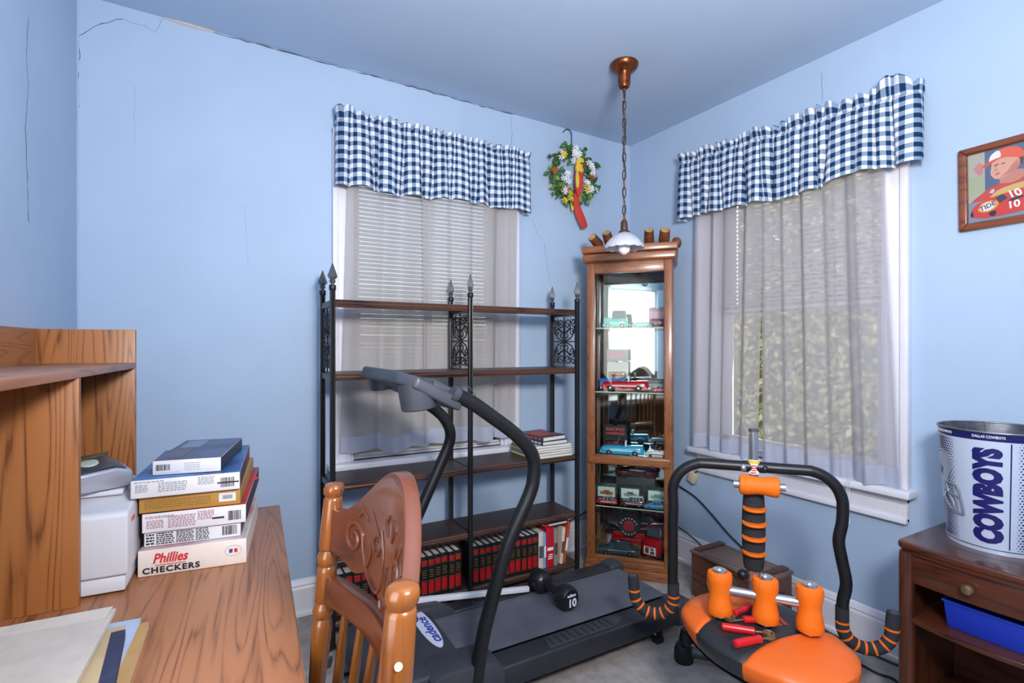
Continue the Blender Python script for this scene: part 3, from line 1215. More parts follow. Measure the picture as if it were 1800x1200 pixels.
MB().box(-hw + .03, CD - .016, .085, hw - .03, CD - .012, CH).build('mirror_back', M['mirror'], cab)
MB().box(-hw + .03, CD - .012, .05, hw - .03, CD - .004, CH).build('back_board', M['oak_cab'], cab)
MB().box(-hw + .03, .03, .085, hw - .03, CD - .016, .092).build('bottom_board', M['oak_cab_h'], cab)
MB().box(-hw - .022, -.022, CH, hw + .022, CD, CH + .048).build('crown', M['oak_cab_h'], cab, bevel=.012, seg=3)
MB().box(-hw - .026, -.026, CH + .05, hw + .026, CD, CH + .088).build('crown_cap', M['oak_cab_h'], cab, bevel=.005)
M['shelf_glass'] = glass('shelf_glass', (222, 240, 234), .9)
SH = [1.372, 1.014, .655, .372]
for z in SH:
    MB().box(-hw + .012, .034, z - .006, hw - .012, CD - .02, z).build('glass_shelf', M['shelf_glass'], cab)
    MB().box(-hw + .044, .0335, z - .006, hw - .044, .0345, z).build('shelf_edge', pm('polished_glass_edge', (196, 206, 176), .3), cab)
for y in (.06, CD - .06):
    MB().tube([(-hw + .02, y, .1), (-hw + .02, y, CH)], .003, 6).build('shelf_standard', M['chrome'], cab)
    MB().tube([(hw - .02, y, .1), (hw - .02, y, CH)], .003, 6).build('shelf_standard', M['chrome'], cab)
cm = cab.matrix_basis.copy()
bpy.context.view_layer.update()
cm = cab.matrix_world.copy()

# ------------------------------------------------------------------ model cars
tyre = pm('model_tyre', (24, 24, 26), .6)
cglass = pm('model_window', (70, 84, 96), .1, spec=.8)
paints = {}


def paint(c):
    if c not in paints:
        paints[c] = pm('paint_%d_%d_%d' % c, c, .18, spec=.6, coat=.6)
    return paints[c]


def model_car(label, x, y, z, rot, L, col, col2, style, H=None, trim=None):
    """nose toward -x; style sedan / convertible / wagon / limo / roadster / jeep"""
    nm = {'jeep': 'toy_jeep', 'limo': 'model_limousine', 'wagon': 'model_station_wagon'}.get(style, 'model_car')
    r = thing(nm, label, 'model car', cm @ Vector((x, y, z)), cyaw + rot, 'model cars in the display cabinet')
    h = H or L * .27
    wd = L * .36
    wr = L * (.068 if style != 'jeep' else .085)
    g = wr * .55
    bh = h * .62
    # lower body: lofted cross-sections along the length
    if style == 'roadster':
        st = [(0, .35, .5), (.03, .62, .8), (.12, .75, .9), (.28, .82, .8), (.42, .95, .78), (.6, .9, .95), (.8, .95, 1), (.93, .7, .92), (1, .35, .7)]
    elif style == 'jeep':
        st = [(0, .6, .9), (.02, .95, 1), (.3, 1, 1), (.34, .85, 1), (.6, .85, 1), (.98, .95, 1), (1, .7, .95)]
    else:
        st = [(0, .45, .8), (.02, .72, .94), (.08, .84, 1), (.3, .92, 1), (.5, .9, 1), (.72, .95, 1), (.9, 1.0, .98), (.97, .98, .9), (1, .55, .8)]
    m = MB()
    vs, fs = [], []
    K = 10
    for u, tz, ww in st:
        z1 = g + (bh - g) * tz
        hw2 = wd / 2 * ww
        sec = [(-hw2 * .9, g), (-hw2, g + (z1 - g) * .35), (-hw2 * .98, g + (z1 - g) * .72), (-hw2 * .82, z1 - (z1 - g) * .06), (-hw2 * .4, z1),
               (hw2 * .4, z1), (hw2 * .82, z1 - (z1 - g) * .06), (hw2 * .98, g + (z1 - g) * .72), (hw2, g + (z1 - g) * .35), (hw2 * .9, g)]
        vs += [(L * (u - .5), yy, zz) for yy, zz in sec]
    for i in range(len(st) - 1):
        for k in range(K):
            l = (k + 1) % K
            fs.append((i * K + k, i * K + l, (i + 1) * K + l, (i + 1) * K + k))
    fs += [list(range(K))[::-1], [(len(st) - 1) * K + k for k in range(K)]]
    m.add(vs, fs)
    if style == 'roadster':
        for u in (.22, .78):
            for s in (-1, 1):
                m.ellipsoid((L * (u - .5), s * wd * .47, g + wr * .9), L * .13, wd * .1, wr * 1.25, 10, 6)
    m.build('body', paint(col), r, smooth=50)
    # cabin
    spans = {'sedan': (.34, .44, .66, .8), 'wagon': (.3, .38, .95, .985), 'limo': (.24, .31, .78, .87), 'roadster': (.46, .5, .62, .86), 'jeep': (.36, .4, .92, .95)}
    if style in spans:
        a, b_, c, d = spans[style]
        z0, z1 = bh * .86, h
        w0, w1 = wd * .44, wd * .36

        def cab_mesh(ins, zt):
            mm = MB()
            q = [(L * (a - .5) + ins, z0), (L * (b_ - .5) + ins * .5, zt), (L * (c - .5) - ins * .5, zt), (L * (d - .5) - ins, z0)]
            v = [(xx, -(w0 if i in (0, 3) else w1) + 0, zz) for i, (xx, zz) in enumerate(q)] + [(xx, (w0 if i in (0, 3) else w1), zz) for i, (xx, zz) in enumerate(q)]
            mm.add(v, [(0, 1, 2, 3), (7, 6, 5, 4), (0, 4, 5, 1), (1, 5, 6, 2), (2, 6, 7, 3)])
            return mm
        cab_mesh(0, z1 - h * .05).build('window_band', cglass, r, smooth=0)
        m = MB()
        m.box(L * (b_ - .5) - L * .005, -w1 * 1.04, z1 - h * .06, L * (c - .5) + L * .005, w1 * 1.04, z1)
        m.build('roof', paint(col2), r, bevel=h * .025)
        m = MB()
        for s in (-1, 1):
            ks = [(a, b_), ((b_ + c) / 2 - .005, (b_ + c) / 2), (d, c)]
            if style in ('limo', 'wagon'):
                ks += [(lerp(b_, c, .28), lerp(b_, c, .28)), (lerp(b_, c, .74), lerp(b_, c, .74))]
            for u0, u1 in ks:
                m.tube([(L * (u0 - .5), s * w0 * 1.01, z0), (L * (u1 - .5), s * w1 * 1.02, z1 - h * .03)], L * .009, 5)
        m.build('pillar', paint(col2), r)
    else:
        z0 = bh * .9
        m = MB()                                       # windscreen, seats, wheel
        m.add([(L * -.14, -wd * .4, z0), (L * -.14, wd * .4, z0), (L * -.085, wd * .34, h), (L * -.085, -wd * .34, h),
               (L * -.13, -wd * .4, z0), (L * -.13, wd * .4, z0), (L * -.075, wd * .34, h), (L * -.075, -wd * .34, h)],
              [(0, 1, 2, 3), (7, 6, 5, 4), (0, 3, 7, 4), (1, 5, 6, 2), (3, 2, 6, 7)])
        m.build('windscreen', M['cab_glass'], r, smooth=0)
        m = MB()
        m.tube([(L * -.135, -wd * .4, z0), (L * -.08, -wd * .34, h), (L * -.08, wd * .34, h), (L * -.135, wd * .4, z0)], L * .008, 5)
        m.build('windscreen_frame', M['chrome'], r)
        m = MB()
        for y0 in (-wd * .2, wd * .2):
            m.box(L * .06, y0 - wd * .14, z0 - h * .1, L * .1, y0 + wd * .14, h * .86)
        m.build('seat', paint(col2), r, bevel=h * .03)
    # flank flash, bumpers, lamps
    m = MB()
    for s in (-1, 1):
        m.box(L * -.3, s * wd * .5 - .0006, g + bh * .3, L * .42, s * wd * .5 + .0006, g + bh * .42)
    if style in ('sedan', 'convertible', 'wagon'):
        m.build('side_flash', paint(col2), r)
    m = MB()
    m.box(-L * .515, -wd * .46, g + bh * .06, -L * .49, wd * .46, g + bh * .24).box(L * .49, -wd * .46, g + bh * .06, L * .515, wd * .46, g + bh * .24)
    m.build('bumper', M['chrome'], r, bevel=L * .005)
    m = MB()
    for s in (-1, 1):
        m.ellipsoid((-L * .49, s * wd * .33, g + bh * .42), L * .016, L * .022, L * .022, 8, 5)
    m.build('headlamp', M['chrome'], r)
    w0_ = None
    for u in (.2, .79):
        for s in (-1, 1):
            if w0_ is None:
                m = MB()
                m.cur = 0
                m.lathe([(wr * .55, -L * .02), (wr * .95, -L * .021), (wr, -L * .012), (wr, L * .012), (wr * .95, L * .021), (wr * .55, L * .02)], 14, RX(pi / 2))
                m.cur = 1
                m.lathe([(wr * .1, -L * .023), (wr * .55, -L * .019), (wr * .55, L * .019), (wr * .1, L * .023)], 12, RX(pi / 2))
                w0_ = m.build('wheel', [tyre, M['chrome']], r)
                w0_.location = (L * (u - .5), s * wd * .46, wr)
            else:
                piece(w0_, r, (L * (u - .5), s * wd * .46, wr))
    return r


def carton(name, label, cat, x, y, z, rot, w_, d, h, col, prints=(), lid=None):
    """small printed box; prints: (part name, x0,z0,x1,z1 on the front 0..1, colour)"""
    r = thing(name, label, cat, cm @ Vector((x, y, z)), cyaw + rot)
    MB().box(-w_ / 2, -d / 2, 0, w_ / 2, d / 2, h).build('carton', pm('card_%d_%d_%d' % col, col, .5, var=.04), r, bevel=.0015)
    if lid:
        MB().box(-w_ / 2 - .001, -d / 2 - .001, h * .72, w_ / 2 + .001, d / 2 + .001, h + .001).build('lid', pm('card_lid_%d' % lid[0], lid, .5), r)
    for nm, x0, z0, x1, z1, c in prints:
        MB().box(lerp(-w_ / 2, w_ / 2, x0), -d / 2 - .0012, lerp(0, h, z0), lerp(-w_ / 2, w_ / 2, x1), -d / 2 + .0005, lerp(0, h, z1)).build(nm, pm('ink_%d_%d_%d' % c, c, .5), r)
    return r


def px2x(px):
    return (px - 1105) / 304.0


def blister(label, x, y, z, w_, h, card, cards=(), carcol=None, lines=()):
    """carded toy: printed backing card with hang hole and a clear bubble in front"""
    r = thing('carded_toy_car', label, 'toy package', cm @ Vector((x, y, z)), cyaw)
    hole = w_ * .1
    poly = [(-w_ / 2, 0), (w_ / 2, 0), (w_ / 2, h * .95), (w_ / 2 - w_ * .05, h), (hole, h), (hole, h * .955), (-hole, h * .955), (-hole, h), (-w_ / 2 + w_ * .05, h), (-w_ / 2, h * .95)]
    MB().prism(poly, -.0008, .0008, RX(pi / 2)).build('backing_card', pm('card_%d_%d_%d' % card, card, .45), r)
    for nm, x0, z0, x1, z1, c in cards:
        MB().box(lerp(-w_ / 2, w_ / 2, x0), -.0014, h * z0, lerp(-w_ / 2, w_ / 2, x1), -.0007, h * z1).build(nm, pm('ink_%d_%d_%d' % c, c, .5), r)
    for t, zz, sz, c in lines:
        MB().text(t, sz, T(0, -.0016, h * zz) @ RX(pi / 2), .0002, bold=sz * .02, shear=.25, width=w_ * .8).build('lettering', pm('ink_%d_%d_%d' % c, c, .5), r)
    MB().box(-w_ * .4, -.034, h * .06, w_ * .4, -.0009, h * .42).build('bubble', M['cab_glass'], r, bevel=.006)
    if carcol:
        L = w_ * .62
        m = MB()
        m.add([(-L / 2, -.026, .008), (L / 2, -.026, .008), (L / 2, -.006, .008), (-L / 2, -.006, .008), (-L / 2, -.026, .02), (L / 2, -.026, .022), (L / 2, -.006, .022), (-L / 2, -.006, .02)],
              [(0, 3, 2, 1), (4, 5, 6, 7), (0, 1, 5, 4), (1, 2, 6, 5), (2, 3, 7, 6), (3, 0, 4, 7)])
        m.box(-L * .18, -.023, .02, L * .28, -.009, .031)
        m.box(-L * .34, -.0265, .004, -L * .2, -.0055, .013).box(L * .2, -.0265, .004, L * .34, -.0055, .013)
        m.build('tiny_car', paint(carcol), r, bevel=.002).location = (0, 0, h * .09)
    return r


E = .0006
# top shelf
z = SH[0] + E
model_car('turquoise toy jeep with dark windows on the top glass shelf', px2x(1079), .11, z, 0, .135, (76, 186, 190), (60, 150, 156), 'jeep', .10)
model_car('small turquoise model car right of the toy jeep on the top shelf', px2x(1123), .085, z, 0, .10, (120, 206, 210), (230, 236, 236), 'convertible', .05)
blister('pink carded toy car at the right end of the top glass shelf', px2x(1149), .2, z, .10, .12, (222, 150, 172), (('colour_band', .05, .5, .95, .8, (236, 190, 204)),), (210, 120, 150))
# second shelf
z = SH[1] + E
carton('toy_box', 'bright blue toy box behind the red convertible on second shelf', 'box', px2x(1073), .215, z, 0, .17, .04, .062, (40, 116, 206), (('colour_band', .02, .3, .98, .6, (70, 150, 226)),))
blister('carded toy car with grey card standing on the blue toy box', px2x(1079), .215, z + .063, .125, .10, (206, 200, 204), (('colour_band', .03, .06, .97, .5, (222, 216, 200)), ('yellow_spot', .05, .1, .2, .3, (226, 196, 60))), (170, 44, 44))
carton('toy_box', 'grey blue toy box with red picture, highest in the second shelf stack', 'box', px2x(1079), .215, z + .165, 0, .125, .03, .07, (150, 160, 186), (('picture', .1, .2, .9, .85, (196, 140, 160)),))
carton('gift_box', 'grey gift box with lid behind the red convertible at right', 'box', px2x(1137), .2, z + .03, RD(12), .15, .07, .055, (176, 176, 182), (), (120, 118, 120)).location.z -= .03
model_car('large red convertible with white flash on the second glass shelf', px2x(1096), .095, z, RD(2), .262, (206, 22, 36), (236, 226, 226), 'convertible', .098)
model_car('small red coupe at the right end of the second glass shelf', px2x(1156), .085, z, RD(180), .10, (214, 60, 66), (236, 200, 200), 'sedan', .038)
# third shelf
z = SH[2] + E
blister('black carded toy car with red lettering on the third shelf', px2x(1076), .17, z, .135, .155, (30, 28, 34), (('red_panel', .06, .05, .94, .42, (120, 24, 34)),), (150, 30, 40),
        (('RACING', .82, .026, (226, 70, 70)), ('CHAMPIONS', .66, .02, (226, 70, 70))))
model_car('light blue convertible with white cove on the third shelf', px2x(1092), .085, z, RD(2), .24, (66, 172, 220), (232, 240, 244), 'convertible', .092)
model_car('white convertible with red interior at the right of the third shelf', px2x(1151), .075, z, RD(-4), .13, (226, 222, 224), (196, 40, 48), 'convertible', .062)
# fourth shelf
z = SH[3] + E
for px, lab, c1, c2 in ((1062, 'green card box with orange car picture, leftmost on the fourth shelf', (226, 220, 206), (206, 74, 36)),
                        (1103, 'green card box with white car picture, middle of the fourth shelf', (232, 232, 230), (60, 62, 66)),
                        (1149, 'green card box with turquoise car picture, rightmost on the fourth shelf', (226, 232, 228), (60, 190, 180))):
    carton('toy_box', lab, 'box', px2x(px), .17, z, 0, .118, .06, .085, (28, 66, 56),
           (('picture', .08, .25, .92, .92, c1), ('printed_car', .2, .4, .82, .6, c2), ('printed_roof', .36, .58, .66, .7, c2)))
dz = z + .0865
carton('display_stand', 'dark narrow plinth carrying the maroon roadster above the card boxes', 'plinth', px2x(1110), .235, z, 0, .22, .05, .13, (40, 44, 50))
model_car('large maroon roadster with silver fenders above the card boxes', px2x(1112), .225, z + .1315, RD(4), .25, (84, 20, 40), (66, 16, 32), 'roadster', .105)
model_car('red and white sedan at the left end of the fourth shelf', px2x(1066), .075, z, 0, .115, (196, 32, 40), (236, 232, 230), 'sedan', .048)
model_car('maroon and white station wagon on the fourth shelf', px2x(1109), .08, z, RD(3), .125, (104, 30, 40), (232, 228, 226), 'wagon', .055)
model_car('blue sedan at the right end of the fourth shelf', px2x(1147), .065, z, RD(4), .115, (54, 140, 196), (60, 150, 206), 'sedan', .047)
# bottom
z = .092 + E
model_car('long slate grey limousine on the cabinet floor', px2x(1085), .085, z, RD(3), .225, (72, 84, 98), (64, 76, 90), 'limo', .07)
r = thing('racing_tire_display', 'red display stand holding a black racing tyre at cabinet bottom', 'model', cm @ Vector((px2x(1100), .2, z)), cyaw)
MB().box(-.09, -.05, 0, .09, .03, .05).box(-.1, -.055, .05, .1, .035, .068).box(-.09, -.02, .068, .09, .0, .09).build('stand', paint((186, 26, 36)), r, bevel=.004)
MB().box(-.07, -.0525, .012, .07, -.0495, .04).build('name_plate', M['gold'], r)
MB().lathe([(.034, -.022), (.058, -.024), (.064, -.016), (.064, .016), (.058, .024), (.034, .022), (.034, -.022)], 28, T(0, -.01, .132) @ RX(pi / 2), cap=False).build('tyre', tyre, r)
MB().lathe([(.01, -.018), (.036, -.014), (.036, .014), (.01, .018)], 20, T(0, -.01, .132) @ RX(pi / 2)).build('hub', paint((176, 24, 34)), r)
m = MB()
for k in range(16):
    a = 2 * pi * k / 16
    if sin(a) > .3 or sin(a) < -.5:
        m.box(-.0035, -.0008, -.0035, .0035, .0008, .0035, T(.047 * cos(a), -.0345, .132 + .047 * sin(a)) @ RY(-a + pi / 2))
m.build('tyre_lettering', M['white'], r)
r = thing('model_truck', 'red racing truck with white number panel on the cabinet floor', 'model truck', cm @ Vector((px2x(1146), .12, z)), cyaw + RD(-20), 'model cars in the display cabinet')
MB().box(-.05, -.055, .018, .05, .1, .105).box(-.045, -.075, .018, .045, -.05, .075).build('body', paint((186, 24, 36)), r, bevel=.006)
MB().add([(-.046, -.03, .105), (.046, -.03, .105), (.046, .09, .105), (-.046, .09, .105), (-.038, -.008, .165), (.038, -.008, .165), (.038, .08, .165), (-.038, .08, .165)],
         [(0, 3, 2, 1), (4, 5, 6, 7), (0, 1, 5, 4), (1, 2, 6, 5), (2, 3, 7, 6), (3, 0, 4, 7)]).build('cab', paint((110, 26, 34)), r, bevel=.006)
MB().add([(-.036, -.026, .115), (.036, -.026, .115), (.031, -.0125, .155), (-.031, -.0125, .155), (-.036, -.03, .115), (.036, -.03, .115), (.031, -.0165, .155), (-.031, -.0165, .155)],
         [(0, 1, 2, 3), (7, 6, 5, 4), (0, 4, 5, 1), (2, 6, 7, 3), (1, 5, 6, 2), (0, 3, 7, 4)]).build('windscreen', cglass, r, smooth=0)
MB().box(-.034, -.0775, .03, .034, -.0745, .072).build('number_panel', M['white'], r)
MB().box(-.026, -.0784, .036, -.006, -.0774, .064).box(-.026, -.0784, .066, .018, -.0774, .0695).box(.004, -.0784, .034, .026, -.0774, .050).box(.006, -.0784, .055, .024, -.0774, .064).build('panel_marks', pm('truck_mark', (120, 44, 52), .5), r, kind='stuff')
w0_ = None
for x in (-.044, .044):
    for y in (-.04, .07):
        if w0_ is None:
            w0_ = MB().lathe([(.008, -.011), (.019, -.012), (.021, -.007), (.021, .007), (.019, .012), (.008, .011)], 14, RY(pi / 2)).build('wheel', tyre, r)
            w0_.location = (x, y, .021)
        else:
            piece(w0_, r, (x, y, .021))

# ------------------------------------------------------------------ log pieces on top of the cabinet
bark = pm('log_bark', (122, 66, 34), .6, col2=(74, 38, 22), vscale=30, bump=.4, bscale=60)
cut = pm('log_cut_end', (206, 160, 112), .7, col2=(180, 130, 84), vscale=50)
zt = CH + .0888
for px, lab, l, rr_, ti, yw, yy in ((1054, 'short round log with pale cut end at left edge of cabinet top', .085, .027, 62, -28, .10),
                                    (1071, 'log piece left of the lamp shade, pale end tipped up', .10, .027, 44, -14, .14),
                                    (1134, 'log piece right behind the lamp shade on the cabinet', .10, .027, 44, 4, .15),
                                    (1158, 'log piece with pale flat end, second from right on cabinet', .088, .029, 46, 8, .13)):
    r = thing('log_piece', lab, 'log', cm @ Vector((px2x(px) * 1.03, yy, zt)), cyaw + RD(yw), 'logs on top of the cabinet')
    base = Matrix.Rotation(RD(ti), 4, 'X')
    off = rr_ * sin(RD(ti)) * 1.0
    MB().lathe([(rr_ * .9, 0), (rr_, .008), (rr_ * 1.02, l * .5), (rr_ * .94, l - .004), (rr_ * .86, l)], 14, T(0, 0, off + .0005) @ base).build('bark', bark, r)
    MB().lathe([(rr_ * .8, l), (rr_ * .76, l + .002)], 14, T(0, 0, off + .0005) @ base).build('cut_end', cut, r)
r = thing('log_piece', 'dark log piece lying at the right edge of the cabinet top', 'log', cm @ Vector((px2x(1180), .17, zt)), cyaw, 'logs on top of the cabinet')
MB().lathe([(.02, 0), (.026, .01), (.028, .06), (.024, .10), (.012, .108)], 14, T(0, .06, .0285) @ RX(pi / 2)).build('bark', bark, r)

# ================================================================== pendant lamp
lx, ly = -.719, -.749
lz = ceil_z(lx, ly)
lamp = thing('pendant_lamp', 'antique copper pendant lamp on a chain with ribbed white glass shade', 'lamp', (lx, ly, lz))
MB().lathe([(.064, 0), (.067, -.006), (.064, -.018), (.056, -.028), (.036, -.042), (.030, -.052), (.0285, -.10), (.023, -.114), (.010, -.12), (.008, -.128)], 28).build('canopy', M['copper'], lamp)
MB().tube([(0, 0, -.11), (0, 0, -.135)], .007, 10).build('stem', M['chain'], lamp)
lk = MB()
pts = []
for k in range(20):
    a = 2 * pi * k / 20
    pts.append((.0075 * cos(a), 0, .0175 * sin(a) + (0.006 if sin(a) > 0 else -.006)))
lk.tube(pts, .0029, 6, closed=True)
n = 15
z0, z1 = -.155, -.735
src = None
for k in range(n):
    z = lerp(z0, z1, k / (n - 1))
    ro = (RD(random.uniform(-4, 4)), 0, (k % 2) * pi / 2 + .5)
    if src is None:
        src = lk.build('chain_link', M['chain'], lamp)
        src.location = (0, 0, z)
        src.rotation_euler = ro
    else:
        piece(src, lamp, (0, 0, z), ro)
MB().tube(smooth_path([(0, 0, -.13)] + [(.006 * cos(k * 1.9), .006 * sin(k * 1.9), -.15 - k * .058) for k in range(10)] + [(0, 0, -.75)], 5), .0026, 6).build('lamp_wire', M['cord'], lamp)
MB().lathe([(.006, -.735), (.011, -.745), (.016, -.752), (.018, -.79), (.026, -.796), (.028, -.806), (.024, -.812)], 20).build('socket', M['chain'], lamp)
sh = MB()
prof = [(.026, -.806), (.038, -.812), (.058, -.826), (.074, -.842), (.086, -.860), (.089, -.872), (.0895, -.877)]
N = 96


def shade_fn(u, v):
    i = v * (len(prof) - 1)
    a = int(min(len(prof) - 2, math.floor(i)))
    t = i - a
    r_ = lerp(prof[a][0], prof[a + 1][0], t)
    z = lerp(prof[a][1], prof[a + 1][1], t)
    r_ *= 1 + .018 * v * cos(28 * 2 * pi * u)
    z += .0018 * v ** 4 * cos(14 * 2 * pi * u)
    return (r_ * cos(2 * pi * u), r_ * sin(2 * pi * u), z)


sh.grid(shade_fn, N, 15)
so = sh.build('lamp_shade', pm('milk_glass', (232, 232, 238), .2, trans=.35, coat=.4), lamp, smooth=60)
sm = so.modifiers.new('thickness', 'SOLIDIFY')
sm.thickness = .003
MB().lathe([(.012, -.81), (.014, -.835), (.022, -.85), (.028, -.868), (.0285, -.878), (.024, -.892), (.012, -.903), (.002, -.906)], 20).build('bulb', pm('frosted_bulb', (244, 243, 240), .25), lamp)

# ================================================================== wreath with parrot
wc = on_y(1000, 311, 0)
wr = thing('parrot_wreath', 'flower wreath with red and yellow wooden parrot hanging by back corner', 'wreath', (wc.x, 0, wc.z))
wr.scale = (1.08, 1.0, 1.08)
RW = .128
MB().tube([(RW * cos(2 * pi * k / 30), -.03 + .004 * sin(k * 2.1), RW * sin(2 * pi * k / 30)) for k in range(30)], .012, 8, closed=True).build('vine_ring', pm('vine', (96, 74, 44), .8, var=.3), wr)
MB().tube(smooth_path([(-.045, -.004, .245), (-.032, -.012, .262), (-.01, -.02, .262), (.004, -.022, .24), (.003, -.024, .2), (0, -.03, .13)], 6), .0026, 6).build('hook', M['black_metal'], wr)
rr = random.Random(4)
lg = [pm('leaf_dark', (40, 84, 44), .6), pm('leaf_mid', (66, 112, 52), .6), pm('leaf_light', (120, 142, 62), .6)]
mb = MB()
for k in range(230):
    a = rr.uniform(0, 2 * pi)
    if .9 < a < 1.25 and rr.random() < .7:
        continue
    rad = RW + rr.gauss(0, .024)
    c = Vector((rad * cos(a), -.034 - rr.uniform(0, .025), rad * sin(a)))
    q = Matrix.Rotation(rr.uniform(0, 6.28), 3, 'Y') @ Matrix.Rotation(rr.uniform(-.8, .8), 3, 'X') @ Matrix.Rotation(rr.uniform(-.7, .7), 3, 'Z')
    s = rr.uniform(.017, .030)
    mb.cur = rr.choice((0, 0, 1, 1, 2))
    mb.add([c + q @ (Vector(p) * s) for p in ((-1, 0, 0), (-.4, -.05, -.42), (.3, -.08, -.4), (1, 0, 0), (.3, -.08, .4), (-.4, -.05, .42), (0, -.22, 0))],
           [(0, 1, 6), (1, 2, 6), (2, 3, 6), (3, 4, 6), (4, 5, 6), (5, 0, 6)])
mb.build('foliage', lg, wr, smooth=0, recalc=False, kind='stuff')
fl = MB()                                                     # five-petal blossom
for k in range(6):
    q = Matrix.Rotation(2 * pi * k / 6, 4, 'Y')
    fl.add([q @ Vector(p) * 1.3 for p in ((.002, 0, 0), (.009, -.004, -.0035), (.016, -.002, 0), (.009, -.004, .0035))], [(0, 1, 2, 3)])
fl.ellipsoid((0, -.003, 0), .003, .003, .003, 8, 5)
fm = {'white': pm('petal_white', (234, 234, 240), .6), 'yellow': pm('petal_yellow', (222, 196, 60), .6), 'orange': pm('petal_orange', (196, 104, 60), .6)}
srcs = {}
for cx_, cz_, kind, n, spread in ((-.02, .115, 'white', 7, .03), (.015, .125, 'white', 5, .022), (.105, .06, 'white', 8, .026), (.12, .03, 'white', 5, .02),
                                  (-.055, -.03, 'white', 7, .024), (.09, -.045, 'white', 5, .024), (.125, -.07, 'white', 4, .018), (-.09, .09, 'white', 3, .014),
                                  (-.085, .1, 'yellow', 4, .02), (.07, -.07, 'yellow', 4, .02), (-.05, -.13, 'yellow', 3, .018), (-.085, -.105, 'white', 3, .014),
                                  (-.145, -.005, 'orange', 3, .01), (.115, -.005, 'orange', 2, .008), (-.07, -.1, 'orange', 2, .012), (-.075, -.165, 'yellow', 2, .012)):
    for k in range(n):
        p = (cx_ + rr.gauss(0, spread * .5), -.066 - rr.uniform(0, .012), cz_ + rr.gauss(0, spread * .5))
        ro = (rr.uniform(-.5, .5), rr.uniform(0, 6), rr.uniform(-.5, .5))
        if kind not in srcs:
            srcs[kind] = fl.build('blossom', fm[kind], wr, smooth=0, recalc=False)
            srcs[kind].location = p
            srcs[kind].rotation_euler = ro
        else:
            piece(srcs[kind], wr, p, ro)


# parrot cut from board, painted: head, breast, wing, tail
def flatshape(pts, d0, d1, name, mt, n=5):
    P = smooth_path([(x, z, 0) for x, z in pts] + [(pts[0][0], pts[0][1], 0)], n)[:-1]
    mm = MB()
    mm.prism([(p.x, p.y) for p in P], d0, d1, RX(pi / 2))
    return mm.build(name, mt, wr, bevel=.003, smooth=30)


pr = pm('parrot_red', (206, 62, 48), .5, var=.1, vscale=40)
py_ = pm('parrot_yellow', (232, 194, 62), .5, var=.08, vscale=40)
flatshape([(.0, .045), (.012, .085), (.032, .098), (.052, .088), (.058, .06), (.05, .02), (.042, -.01), (.01, -.012), (.002, .01)], .062, .078, 'head', py_)
flatshape([(.0, .018), (.012, .008), (.02, .018), (.03, .006), (.042, .016), (.046, -.02), (.04, -.08), (.026, -.12), (.008, -.12), (-.004, -.06)], .062, .082, 'breast', pr)
flatshape([(-.004, .012), (.008, .0), (.014, -.03), (.01, -.075), (-.002, -.08), (-.008, -.03)], .078, .088, 'wing', py_)
flatshape([(.004, -.10), (-.006, -.15), (.002, -.2), (.022, -.25), (.045, -.285), (.055, -.3), (.075, -.295), (.09, -.285), (.078, -.25), (.06, -.215), (.04, -.18), (.03, -.14), (.026, -.10)], .05, .064, 'tail', pr)
flatshape([(-.012, -.11), (-.02, -.15), (-.016, -.195), (-.004, -.205), (.002, -.16), (.002, -.115)], .046, .054, 'tail_feather', py_)
flatshape([(.044, .07), (.056, .066), (.06, .045), (.054, .03), (.044, .04)], .078, .088, 'beak', pm('beak', (120, 52, 60), .5))
MB().ellipsoid((.034, -.08, .062), .006, .003, .006, 10, 6).build('eye', M['black'], wr)

# ================================================================== framed print
pa, pb = on_x(1690, 266, 0), on_x(1697, 407, 0)
zt_, zb_ = 1.988, 1.688
y0 = -1.772
PW = .40
pf = thing('framed_picture', 'brown framed print of racing driver and orange stock car on right wall', 'picture', (0, y0 - PW / 2, (zt_ + zb_) / 2), -pi / 2)
pf.rotation_euler = (0, RD(-.6), -pi / 2)
hw, hh, fw = PW / 2, (zt_ - zb_) / 2, .026
for nm, poly in (('frame_side', [(-hw, -hh), (-hw + fw, -hh + fw), (-hw + fw, hh - fw), (-hw, hh)]), ('frame_side', [(hw, -hh), (hw - fw, -hh + fw), (hw - fw, hh - fw), (hw, hh)]),
                 ('frame_rail', [(-hw, hh), (-hw + fw, hh - fw), (hw - fw, hh - fw), (hw, hh)]), ('frame_rail', [(-hw, -hh), (-hw + fw, -hh + fw), (hw - fw, -hh + fw), (hw, -hh)])):
    MB().prism(poly, .002, .022, RX(pi / 2)).build(nm, M['frame_wood'], pf, bevel=.005, seg=3)
iw, ih = hw - fw, hh - fw
MB().box(-iw, -.008, -ih, iw, -.003, ih).build('backing', pm('print_ground', (96, 108, 140), .5, col2=(80, 92, 126), vscale=14), pf)
LY = [0]


def flat(name, pts, col, sm=True, n=4):
    LY[0] += 1
    d = .008 + LY[0] * .00012
    P = smooth_path([(x, z, 0) for x, z in pts] + [(pts[0][0], pts[0][1], 0)], n)[:-1] if sm else [Vector((x, z, 0)) for x, z in pts]
    P = [(max(-iw, min(iw, p.x)), max(-ih, min(ih, p.y))) for p in P]
    key = 'ink_%d_%d_%d' % col
    MB().prism(P, d - .0001, d, RX(pi / 2)).build(name, bpy.data.materials.get(key) or pm(key, col, .5), pf, smooth=0)


def ix(u):          # 0..1 across the print as far as the frame shows it (about 0.33 of a metre)
    return -iw + u * 2 * iw


def iz(v):
    return -ih + v * 2 * ih


def pg(name, pts, col, sm=True):
    flat(name, [(ix(u * .84 if u < .99 else u), iz(v)) for u, v in pts], col, sm)


